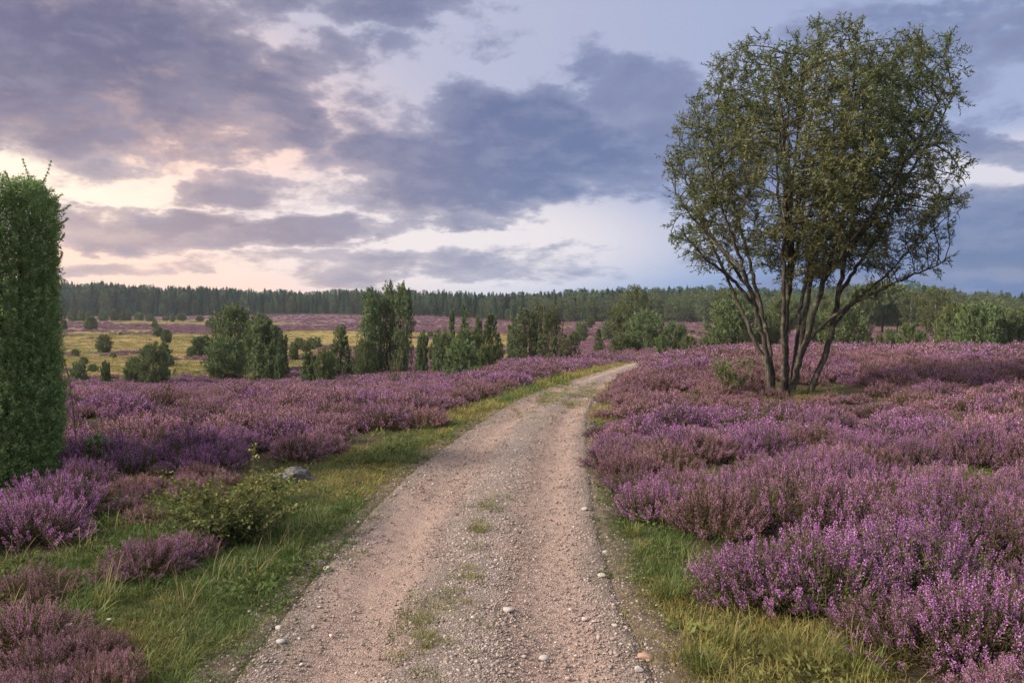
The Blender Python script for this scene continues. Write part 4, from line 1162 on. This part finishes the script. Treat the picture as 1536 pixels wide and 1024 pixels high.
    OUT = [(1440, 388), (1418, 404), (1395, 402), (1440, 330), (1438, 235), (1430, 160), (1400, 92), (1345, 52), (1278, 34), (1228, 26), (1180, 46), (1132, 46), (1075, 68), (1050, 118), (1022, 160), (988, 212), (990, 270), (978, 330), (980, 376), (1005, 405), (1055, 426), (1120, 442), (1180, 446), (1235, 440), (1300, 422), (1360, 402)]
    an = np.array([math.atan2(cpy - y, x - cpx) for x, y in OUT]); rd = np.array([math.hypot(x - cpx, y - cpy) for x, y in OUT]) * Y0 / F
    o = np.argsort(an); an, rd = an[o], rd[o]
    an = np.concatenate([an - 2 * math.pi, an, an + 2 * math.pi]); rd = np.tile(rd, 3)
    Cn = tp(cpx, cpy, 0)
    D = 2.75
    att = []
    while len(att) < 4700:
        a = r.uniform(-math.pi, math.pi); R = np.interp(a, an, rd); q = math.sqrt(r.random()); dy = r.uniform(-1, 1)
        if q * q + dy * dy > 1: continue
        rho = q * R * (.745 + .20 * float(sst(vnoise(a * 5.5 + 20, dy * 2.2 + 9, 191), .25, .75)))
        p = Cn + np.array([math.cos(a) * rho, dy * D, math.sin(a) * rho])
        if fbm(p[0] * 1.1 + 40, p[2] * 1.1 + p[1] * .9 + 40, 17, 2) < .27: continue
        att.append(p)
    att = np.array(att); alive = np.ones(len(att), bool)
    step = .15; nk = {}
    for it in range(70):
        kd = kdtree.KDTree(len(nodes))
        for i, p in enumerate(nodes): kd.insert(p, i)
        kd.balance()
        acc = {}
        for j in np.nonzero(alive)[0]:
            co, i, d = kd.find(att[j])
            if d < .20: alive[j] = False; continue
            if d < 1.8:
                acc.setdefault(i, []).append(unit(att[j] - np.asarray(nodes[i])))
        if not acc: break
        for i, v in acc.items():
            nk[i] = nk.get(i, 0) + 1
            if nk[i] > 3: continue
            d = np.mean(v, axis=0) + np.array([0, 0, .12]) + r.normal(0, .12, 3)
            if par[i] >= 0: d = d + .45 * unit(np.asarray(nodes[i]) - np.asarray(nodes[par[i]]))
            nodes.append(np.asarray(nodes[i]) + unit(d) * step); par.append(i); rad0.append(0)
    nodes = np.array(nodes); par = np.array(par); n = len(nodes)
    cnt = np.zeros(n)
    kids = np.zeros(n, int)
    for i in range(n - 1, -1, -1):
        cnt[i] += 1
        if par[i] >= 0: cnt[par[i]] += cnt[i]; kids[par[i]] += 1
    rad = .0042 * cnt ** .42
    ii = np.arange(nstem, n); ii = ii[par[ii] >= 0]
    g = Geo()
    segs(g, nodes[par[ii]], nodes[ii], np.minimum(rad[par[ii]], np.where(par[ii] < nstem, rad[ii] * 1.2, 9)), rad[ii], 4, 0)
    # leafy shoots
    tips = ii[cnt[ii] < 7]
    tips = np.concatenate([tips, tips, tips, ii[kids[ii] == 0], ii[kids[ii] == 0]])
    mid_ = ii[(cnt[ii] >= 7) & (cnt[ii] < 40) & (r.random(len(ii)) < .6)]
    stn = np.array([i for i in range(1, nstem) if par[i] >= 0 and rad0[i] < .034 and nodes[i][2] > 1.75])
    stn = np.concatenate([stn, stn])
    tips = np.concatenate([tips, mid_, stn])
    par_d = unit(nodes[tips] - nodes[par[tips]])
    sd = unit(par_d * .8 + r.normal(0, .65, par_d.shape) + np.array([0, 0, .12])); sl = r.uniform(.14, .34, len(tips))
    base_ = nodes[tips]
    keep = fbm(base_[:, 0] * 1.5 + 9, base_[:, 2] * 1.5 + base_[:, 1] * 1.3, 29, 2) > .375 + .07 * sst(-(base_[:, 2] - Cn[2]), 0, 1.5)
    keep |= (np.abs(base_[:, 0] - tp(1248, 90, 0)[0]) < 1.0) & (base_[:, 2] > Cn[2] + 1.0)
    base_, sd, sl = base_[keep], sd[keep], sl[keep]
    segs(g, base_, base_ + sd * sl[:, None], np.full(len(sl), .0035), np.full(len(sl), .0018), 3, 0)
    link('branchwork', g.mesh('branchwork', [M['twig']]), root)
    nl = 15
    t = (np.arange(nl)[None] + r.random((len(sl), nl))) / nl * .9 + .12
    pos = base_[:, None] + sd[:, None] * (sl[:, None] * t)[..., None]
    ax = unit(sd[:, None] * .7 + r.normal(0, .62, pos.shape) + np.array([0, 0, -.05]))
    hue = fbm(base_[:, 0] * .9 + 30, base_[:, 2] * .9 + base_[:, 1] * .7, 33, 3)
    hue = np.clip((hue - .5) * 2.0 + .45 + .16 * sst(-(base_[:, 0] - Cn[0]), -.5, 2.5), 0, 1)  # warm light on the crown's left side painted into the leaf hue
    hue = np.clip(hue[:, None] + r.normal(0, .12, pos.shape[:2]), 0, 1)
    f = Geo()
    leaves(f, pos.reshape(-1, 3), ax.reshape(-1, 3), r.uniform(.055, .10, pos.shape[0] * nl) * .92, .0195, r, 0, hue.ravel(), .06)
    link('crown', f.mesh('crown', [M['willow']]), root)
    print('willow nodes', n, 'leaves', pos.shape[0] * nl)
build_willow()
x, y = ground_hit(1134, 612)
o = thing('green_shrub', 'yellow-green leafy shrub growing at the foot of the willow stems', 'shrub', (x, 14.7, float(zt(x, 14.7))), 0.4)
f, w = shrub_geo('sparse', 951, .72, .36, .05, 1.6)
link('foliage', f.mesh('foliage', [M['sapling']]), o); link('stems', w.mesh('stems', [M['trunk']]), o)

# ================================================================== COLUMN JUNIPER
def build_juniper():
    r = np.random.default_rng(950)
    Y0 = JB[1]; x0 = JB[0]; z0 = float(zt(x0, Y0))
    H = P(30, 268, Y0)[2] - z0; R = .50
    root = thing('column_juniper', 'tall dense column-shaped juniper with a flat top at the edge of the heather', 'juniper', (x0, Y0, z0))
    w = Geo()
    for k in range(5):
        a = k * 1.257
        tube(w, smooth_line([(.06 * math.cos(a), .06 * math.sin(a), -.1), (.16 * math.cos(a), .16 * math.sin(a), H * .5), (.2 * math.cos(a), .2 * math.sin(a), H * .93)], 9), np.linspace(.05, .012, 9), 6)
    link('trunk', w.mesh('trunk', [M['trunk']], True), root)
    f = Geo()
    n = 7000
    h = r.uniform(0.0, 1.0, n); ph = r.uniform(0, 6.283, n)
    lump = .86 + .24 * fbm(ph * 2.6 + 7, h * 7, 51, 3)
    e = R * lump * np.clip((1.03 - h) / .10, 0, 1) ** .35 * (.90 + .1 * sst(h, 0, .25))
    q = np.where(r.random(n) < .72, r.uniform(.80, 1.02, n), r.uniform(.35, .8, n))
    out = np.stack([np.cos(ph), np.sin(ph), np.zeros(n)], 1)
    C = out * (e * q)[:, None] + np.array([0, 0, 1.]) * (h * H * .985)[:, None]
    A = unit(out * r.uniform(.25, .75, n)[:, None] + np.array([0, 0, 1.]) + r.normal(0, .22, C.shape))
    hue = np.clip(fbm(ph * 3 + 3, h * 9, 57, 3) * .6 + r.random(n) * .4, 0, 1)
    plumes(f, C, A, r.uniform(.10, .19, n), .030, 32, .030, .0105, r, 0, .7, hue * .7, .55)
    link('foliage', f.mesh('foliage', [M['juniper']]), root)
    # leading shoots that stand out of the top and the side
    for (bpx, bpy, tpx, tpy) in ((44, 275, 34, 240), (60, 278, 76, 243), (12, 275, 8, 258), (70, 300, 92, 292), (82, 318, 104, 308), (80, 338, 101, 328), (82, 360, 96, 352), (84, 392, 93, 378)):
        g = Geo()
        a = P(bpx, bpy, Y0) - np.array([x0, Y0, z0]); b = P(tpx, tpy, Y0 - .05) - np.array([x0, Y0, z0])
        m = (a + b) / 2 + np.array([.02, 0, -.015])
        pts = smooth_line([a, m, b], 8); tube(g, pts, np.linspace(.004, .002, 8), 4, 1)
        c = np.repeat(pts, 26, 0); d = np.repeat(unit(np.gradient(pts, axis=0)), 26, 0)
        leaves(g, c + r.normal(0, .004, c.shape), unit(d * .6 + r.normal(0, .6, c.shape)), r.uniform(.016, .028, len(c)), .006, r, 0, np.clip(r.normal(.75, .15, len(c)), 0, 1))
        link('leading_shoot', g.mesh('leading_shoot', [M['juniper'], M['trunk']]), root)
build_juniper()

# thin bare stalk and a juniper seedling beside the column juniper
def small_things():
    r = np.random.default_rng(960)
    Y0 = 8.6
    b = P(116, 690, Y0); b[2] = zt(b[0], Y0)
    pts = smooth_line([b, P(112, 640, Y0), P(106, 580, Y0), P(98, 545, Y0), P(93, 530, Y0)], 16)
    g = Geo(); tube(g, pts - b, np.linspace(.012, .005, 16), 5)
    for k in (5, 7, 9, 11, 12, 13, 14):
        d = unit(np.array([r.normal(0, 1), r.normal(0, 1), .8])); tube(g, [pts[k] - b, pts[k] - b + d * .03, pts[k] - b + d * r.uniform(.05, .09)], [.003, .002, .0012], 4)
    tag(link('bare_stalk', g.mesh('bare_stalk', [M['stem']]), None, tuple(b)), 'thin dark bare stalk sticking up beside the column juniper', 'stalk')
    x, y = ground_hit(128, 715)
    t = thing('juniper_seedling', 'small green juniper seedling among heather beside the column juniper', 'juniper', (x, y + .25, float(zt(x, y + .25))))
    f, w = shrub_geo('column', 961, .38, .10, .02, .6)
    link('foliage', f.mesh('foliage', [M['juniper']]), t); link('stems', w.mesh('stems', [M['trunk']]), t)
    # bramble with yellowing shoots
    x, y = ground_hit(352, 812)
    t = thing('bramble_bush', 'bramble bush with dark lower leaves and yellowing upper shoots on the grass verge', 'bramble', (x, y, float(zt(x, y))), 0, None, 1.25)
    w = Geo(); f = Geo()
    for k in range(56):
        a = r.uniform(0, 6.283); L = r.uniform(.25, .75); up = r.uniform(.35, 1.0)
        p0 = np.array([r.normal(0, .07), r.normal(0, .07), -.02]); tip = p0 + np.array([math.cos(a) * L * (1.1 - up * .75), math.sin(a) * L * (1.1 - up * .75), L * up * .85])
        m = (p0 + tip) / 2 + np.array([0, 0, L * .14])
        pts = smooth_line([p0, m, tip], 9); tube(w, pts, np.linspace(.0045, .0018, 9), 4)
        hgt = np.clip(pts[2:, 2] / .6, 0, 1)
        c = np.repeat(pts[2:], 11, 0) + r.normal(0, .016, (7 * 11, 3)); d = unit(r.normal(0, 1, c.shape) + np.array([0, 0, .1]))
        leaves(f, c, d, r.uniform(.018, .040, len(c)), r.uniform(.013, .024, len(c)), r, 0, np.clip(np.repeat(hgt, 11) * .95 + r.normal(0, .12, len(c)), 0, 1), .1)
    link('foliage', f.mesh('foliage', [M['bramble']]), t); link('stems', w.mesh('stems', [M['stem']]), t)
    # a second smaller one in front of the boulder
    for (px, py, s, lb) in ((300, 770, .5, 'small yellow-tipped bramble shoot behind the bramble bush'), (420, 752, .45, 'low bramble seedling in the grass before the grey boulder')):
        x, y = ground_hit(px, py)
        t = thing('bramble_shoot', lb, 'bramble', (x, y, float(zt(x, y))), px * 1.3, None, s)
        link('foliage', bpy.data.meshes['foliage' + '' ] if False else f_mesh[0], t) if False else None
        f2 = Geo(); w2 = Geo()
        for k in range(16):
            a = r.uniform(0, 6.283); L = r.uniform(.3, .8)
            p0 = np.zeros(3); tip = np.array([math.cos(a) * L * .5, math.sin(a) * L * .5, L * .75]); pts = smooth_line([p0, tip * .5 + np.array([0, 0, .1]), tip], 8)
            tube(w2, pts, np.linspace(.007, .003, 8), 4)
            c = np.repeat(pts[2:], 6, 0) + r.normal(0, .02, (36, 3)); leaves(f2, c, unit(r.normal(0, 1, c.shape)), r.uniform(.05, .1, 36), .05, r, 0, np.clip(np.repeat(pts[2:, 2], 6) * 1.2 + .1, 0, 1), .1)
        link('foliage', f2.mesh('foliage', [M['bramble']]), t); link('stems', w2.mesh('stems', [M['stem']]), t)
    # grass tussocks one can tell apart
    TU = [(1205, 985, .85, .42, 260, .20, 'large golden-green tussock of grass in front of the biggest purple heather'),
          (1095, 965, .75, .3, 160, .12, 'brownish-green grass tussock next to the large golden one'),
          (1005, 895, .9, .05, 150, .10, 'fresh green grass tuft at the soil edge of the track'),
          (1048, 1003, .85, .1, 140, .08, 'blue-green grass tuft lowest at the edge of the track'),
          (948, 805, .7, .55, 90, .08, 'small yellowish grass tuft at the track edge before the compact heather'),
          (160, 905, 1.2, .3, 60, .06, 'long-bladed grass tuft with pale straws beside the faded heather bush'),
          (1290, 1005, .8, .2, 160, .16, 'dull green tussock between the golden tussock and the half-faded heather')]
    for i, (px, py, s, tn, nb, R, lb) in enumerate(TU):
        x, y = ground_hit(px, py)
        g = grass_geo(970 + i, nb, R, .08, .24, .005, 1.1)
        if i in (0, 1, 5, 6): g.merge(grass_geo(990 + i, nb // 5, R, .14, .34, .003, .8, 1))
        o = link('grass_tussock', g.mesh('grass_tussock', GM), None, (x, y, float(zt(x, y))), i, s); tag(o, lb, 'grass tussock', None, None, tn)
    # tiny white flower heads in the grass
    for px, py in ((105, 958), (164, 950), (112, 984)):
        x, y = ground_hit(px, py); z = float(zt(x, y))
        t = thing('white_flower', 'tiny white flower head in the green turf beside the track', 'flower', (x, y, z), px, 'tiny white flowers in the turf')
        g = Geo(); tube(g, [(0, 0, 0), (.004, 0, .04), (0, .004, .085)], [.0015, .0012, .001], 4); link('stem', g.mesh('stem', [M['heathleaf']]), t)
        g = Geo(); c = np.tile(np.array([[0, .004, .085]]), (26, 1)) + r.normal(0, .004, (26, 3)) * np.array([1.4, 1.4, .4]); leaves(g, c, unit(r.normal(0, 1, (26, 3)) * np.array([1, 1, .3]) + np.array([0, 0, .3])), .008, .005, r, 0, .6)
        link('flower_head', g.mesh('flower_head', [M['petal']]), t)
small_things()

# ================================================================== SKY
def build_world():
    w = bpy.data.worlds.new('World'); scene.world = w; w.use_nodes = True
    nt = w.node_tree; nt.nodes.clear()
    tc = N(nt, 'ShaderNodeTexCoord'); d = tc.outputs['Generated']
    sx = N(nt, 'ShaderNodeSeparateXYZ'); lk(nt, d, sx.inputs[0])
    az = math_(nt, 'ARCTAN2', sx.outputs[0], sx.outputs[1]); el = math_(nt, 'ARCSINE', sx.outputs[2])
    zz = math_(nt, 'ADD', math_(nt, 'MAXIMUM', sx.outputs[2], 0.0), .11)
    pl = N(nt, 'ShaderNodeCombineXYZ'); lk(nt, math_(nt, 'DIVIDE', sx.outputs[0], zz), pl.inputs[0]); lk(nt, math_(nt, 'DIVIDE', sx.outputs[1], zz), pl.inputs[1])
    def noise(vec, sc, det, rough=.55, off=0.0, dist=0.0):
        n = N(nt, 'ShaderNodeTexNoise', noise_dimensions='3D'); mp = N(nt, 'ShaderNodeMapping'); mp.inputs['Location'].default_value = (off, off * .7, off * .3)
        lk(nt, vec, mp.inputs[0]); lk(nt, mp.outputs[0], n.inputs['Vector'])
        n.inputs['Scale'].default_value = sc; n.inputs['Detail'].default_value = det; n.inputs['Roughness'].default_value = rough; n.inputs['Distortion'].default_value = dist
        return n
    qv = N(nt, 'ShaderNodeCombineXYZ'); lk(nt, az, qv.inputs[0]); lk(nt, math_(nt, 'MULTIPLY', math_(nt, 'POWER', math_(nt, 'ADD', math_(nt, 'MAXIMUM', el, 0.0), .02), .75), 1.9), qv.inputs[1])
    wn = noise(qv.outputs[0], 7.0, 6, .6, 3.0)
    wv = N(nt, 'ShaderNodeVectorMath', operation='SUBTRACT'); lk(nt, wn.outputs['Color'], wv.inputs[0]); wv.inputs[1].default_value = (.5, .5, .5)
    ws = N(nt, 'ShaderNodeVectorMath', operation='MULTIPLY'); lk(nt, wv.outputs[0], ws.inputs[0]); ws.inputs[1].default_value = (.26, .11, 0)
    cc = N(nt, 'ShaderNodeCombineXYZ'); lk(nt, az, cc.inputs[0]); lk(nt, el, cc.inputs[1])
    cw = N(nt, 'ShaderNodeVectorMath', operation='ADD'); lk(nt, cc.outputs[0], cw.inputs[0]); lk(nt, ws.outputs[0], cw.inputs[1])
    def ang(px, py):
        q = unit(ray(px, py)); return math.atan2(q[0], q[1]), math.asin(q[2])
    def blob(px, py, rx, ry, rot=0.0, vec=None, flat=False):
        a, e = ang(px, py)
        mp = N(nt, 'ShaderNodeMapping', vector_type='TEXTURE'); mp.inputs['Location'].default_value = (a, e, 0); mp.inputs['Rotation'].default_value = (0, 0, math.radians(-rot)); mp.inputs['Scale'].default_value = (rx / F * .85, ry / F, 1)
        lk(nt, vec or cw.outputs[0], mp.inputs[0])
        g = N(nt, 'ShaderNodeTexGradient', gradient_type='SPHERICAL'); lk(nt, mp.outputs[0], g.inputs[0])
        return g.outputs['Fac']
    raw = cc.outputs[0]
    # clear sky between the clouds
    hi = mrange(nt, el, 0.02, .42)
    colr = mixc(nt, mrange(nt, az, -.45, .5), (.52, .505, .61), (.33, .385, .58))      # aloft
    low = ramp(nt, mrange(nt, az, -.62, .62, 0, 1, False), [(0, (.95, .61, .46)), (.30, (.72, .62, .63)), (.48, (.52, .56, .70)), (.62, (.21, .335, .60)), (.82, (.105, .20, .45)), (1, (.07, .14, .34))])
    col = mixc(nt, mrange(nt, el, 0.01, .17), low, colr)
    glow = math_(nt, 'POWER', blob(60, 275, 760, 330, 0, raw), 1.0)
    col = mixc(nt, math_(nt, 'MULTIPLY', mrange(nt, glow, .0, .75), .97), col, (1.06, .72, .57))
    glow2 = mrange(nt, blob(640, 352, 640, 120, 3, raw), 0, .7)
    col = mixc(nt, math_(nt, 'MULTIPLY', glow2, .8), col, (.84, .755, .75))
    glow3 = mrange(nt, blob(1500, 255, 160, 60, -8, raw), 0, .7)
    col = mixc(nt, math_(nt, 'MULTIPLY', glow3, .8), col, (.72, .68, .72))
    hot = mrange(nt, blob(80, 262, 260, 75, 8), 0, .8)
    col = mixc(nt, hot, col, (1.1, .88, .72))
    # clouds: soft banks where the photograph has them, broken up by noise
    def acc(lst):
        t = None
        for (px, py, rx, ry, rot, amp) in lst:
            v = math_(nt, 'MULTIPLY', mrange(nt, blob(px, py, rx, ry, rot), 0, .75), amp)
            t = v if t is None else math_(nt, 'MAXIMUM', t, v)
        return t
    banks = acc([(60, 60, 420, 170, -8, 1.0), (250, 130, 360, 140, -20, .95), (380, 175, 260, 110, -14, 1.0), (40, 190, 260, 55, -5, .8), (520, 100, 240, 90, -25, .7), (560, -10, 330, 70, 0, .8),
                 (700, 255, 430, 105, -4, 1.2), (860, 215, 400, 100, 14, 1.12), (600, 190, 240, 80, 5, .7), (330, 285, 150, 34, -6, .7), (190, 338, 330, 40, -2, .92), (400, 352, 330, 38, -4, .85), (560, 345, 140, 26, -2, .6), (690, 322, 190, 34, -6, .8),
                 (960, 130, 260, 90, 20, .7), (1100, 225, 420, 120, 8, .8), (1400, 80, 420, 120, 10, .6), (1510, 225, 200, 34, 10, .75), (1530, 345, 300, 110, 0, 1.0), (1250, 400, 500, 90, 0, .6), (900, 395, 360, 50, 3, .55), (700, 404, 420, 36, 0, .62), (250, 402, 420, 28, -2, .55),
                 (140, 318, 120, 24, 0, .7), (290, 242, 60, 16, 0, .5), (740, 50, 120, 30, 0, .35), (1500, 20, 240, 60, 10, .7)])
    n1 = noise(qv.outputs[0], 5.2, 9, .58, 7.3, .25).outputs['Fac']; n2 = noise(qv.outputs[0], 15.0, 9, .62, 1.7, .2).outputs['Fac']
    up = mrange(nt, el, .42, .9)          # unseen sky overhead, made brighter to add light on the ground
    den = math_(nt, 'ADD', banks, math_(nt, 'MULTIPLY_ADD', n1, 2.1, -1.09))
    den = math_(nt, 'ADD', den, math_(nt, 'MULTIPLY_ADD', n2, 1.25, -.625))
    den_s = mrange(nt, den, .24, .60)
    cl_l = mixc(nt, mrange(nt, el, .03, .30), (.33, .25, .30), (.122, .118, .215))
    cl_r = mixc(nt, mrange(nt, el, .02, .24), (.085, .145, .32), (.115, .15, .30))
    cloud = mixc(nt, mrange(nt, az, -.42, .12), cl_l, cl_r)
    thick = mrange(nt, den, .40, 1.05)
    cloud = mixc(nt, thick, mixc(nt, .40, cloud, col), cloud)
    cloud = mixc(nt, math_(nt, 'MULTIPLY', mrange(nt, n2, .42, .68), .28), cloud, mixc(nt, .5, cloud, (.62, .58, .70)))
    sky = mixc(nt, math_(nt, 'MULTIPLY', den_s, .96), col, cloud)
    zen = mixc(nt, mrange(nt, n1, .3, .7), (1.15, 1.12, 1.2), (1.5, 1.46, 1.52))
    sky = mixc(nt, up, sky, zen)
    # ground side of the sphere
    sky = mixc(nt, mrange(nt, el, -.03, .0), (.10, .10, .09), sky)
    st = N(nt, 'ShaderNodeTexSky', sky_type='NISHITA'); st.sun_disc = False; st.sun_elevation = math.radians(SUN_EL); st.sun_rotation = math.radians(SUN_AZ)
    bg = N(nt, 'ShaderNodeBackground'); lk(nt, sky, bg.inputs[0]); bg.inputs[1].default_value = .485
    b2 = N(nt, 'ShaderNodeBackground'); lk(nt, st.outputs[0], b2.inputs[0]); b2.inputs[1].default_value = .004
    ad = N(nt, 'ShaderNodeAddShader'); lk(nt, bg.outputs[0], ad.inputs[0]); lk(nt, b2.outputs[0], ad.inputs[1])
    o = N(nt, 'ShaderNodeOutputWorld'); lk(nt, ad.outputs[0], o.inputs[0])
SUN_AZ, SUN_EL = -104.0, 32.0
build_world()
sl = bpy.data.lights.new('sun', 'SUN'); sl.energy = 3.5; sl.angle = math.radians(9); sl.color = (1.0, .86, .72)
so = bpy.data.objects.new('sun', sl); COL.objects.link(so)
dv = Vector((math.sin(math.radians(SUN_AZ)) * math.cos(math.radians(SUN_EL)), math.cos(math.radians(SUN_AZ)) * math.cos(math.radians(SUN_EL)), math.sin(math.radians(SUN_EL))))
so.rotation_euler = dv.to_track_quat('Z', 'Y').to_euler(); so.location = dv * 100

# ================================================================== HAZE
HAZE = 0.00015
if HAZE:
    bm = bmesh.new(); bmesh.ops.create_cube(bm, size=1.0)
    me = bpy.data.meshes.new('haze'); bm.to_mesh(me); bm.free()
    m, nt = new_mat('haze_air'); v = N(nt, 'ShaderNodeVolumePrincipled'); v.inputs['Color'].default_value = (.78, .88, 1, 1); v.inputs['Density'].default_value = HAZE; v.inputs['Anisotropy'].default_value = .2
    o_ = N(nt, 'ShaderNodeOutputMaterial'); lk(nt, v.outputs[0], o_.inputs['Volume']); me.materials.append(m)
    h = link('haze', me, None, (0, 443, 13), 0, (1760, 930, 50)); tag(h, 'thin blue evening haze over the valley and forest', 'haze', kind='stuff')

# ================================================================== CAMERA AND RENDER
cam = bpy.data.cameras.new('camera'); cam.sensor_width = 36; cam.lens = F / 1536 * 36; cam.clip_end = 6000; cam.clip_start = .05
co = bpy.data.objects.new('camera', cam); COL.objects.link(co); co.location = (0, 0, EYE); co.rotation_euler = (math.pi / 2 - PITCH, 0, 0)
scene.camera = co
vs = scene.view_settings; vs.view_transform = 'Standard'; vs.look = 'None'; vs.exposure = 1.15; vs.gamma = 1.0
c = scene.cycles
c.use_denoising = True
try: c.denoiser = 'OPENIMAGEDENOISE'
except Exception: pass
c.max_bounces = 6; c.diffuse_bounces = 3; c.glossy_bounces = 2; c.transmission_bounces = 4; c.transparent_max_bounces = 4; c.volume_bounces = 0
c.use_adaptive_sampling = True; c.adaptive_threshold = .02
c.sample_clamp_indirect = 4
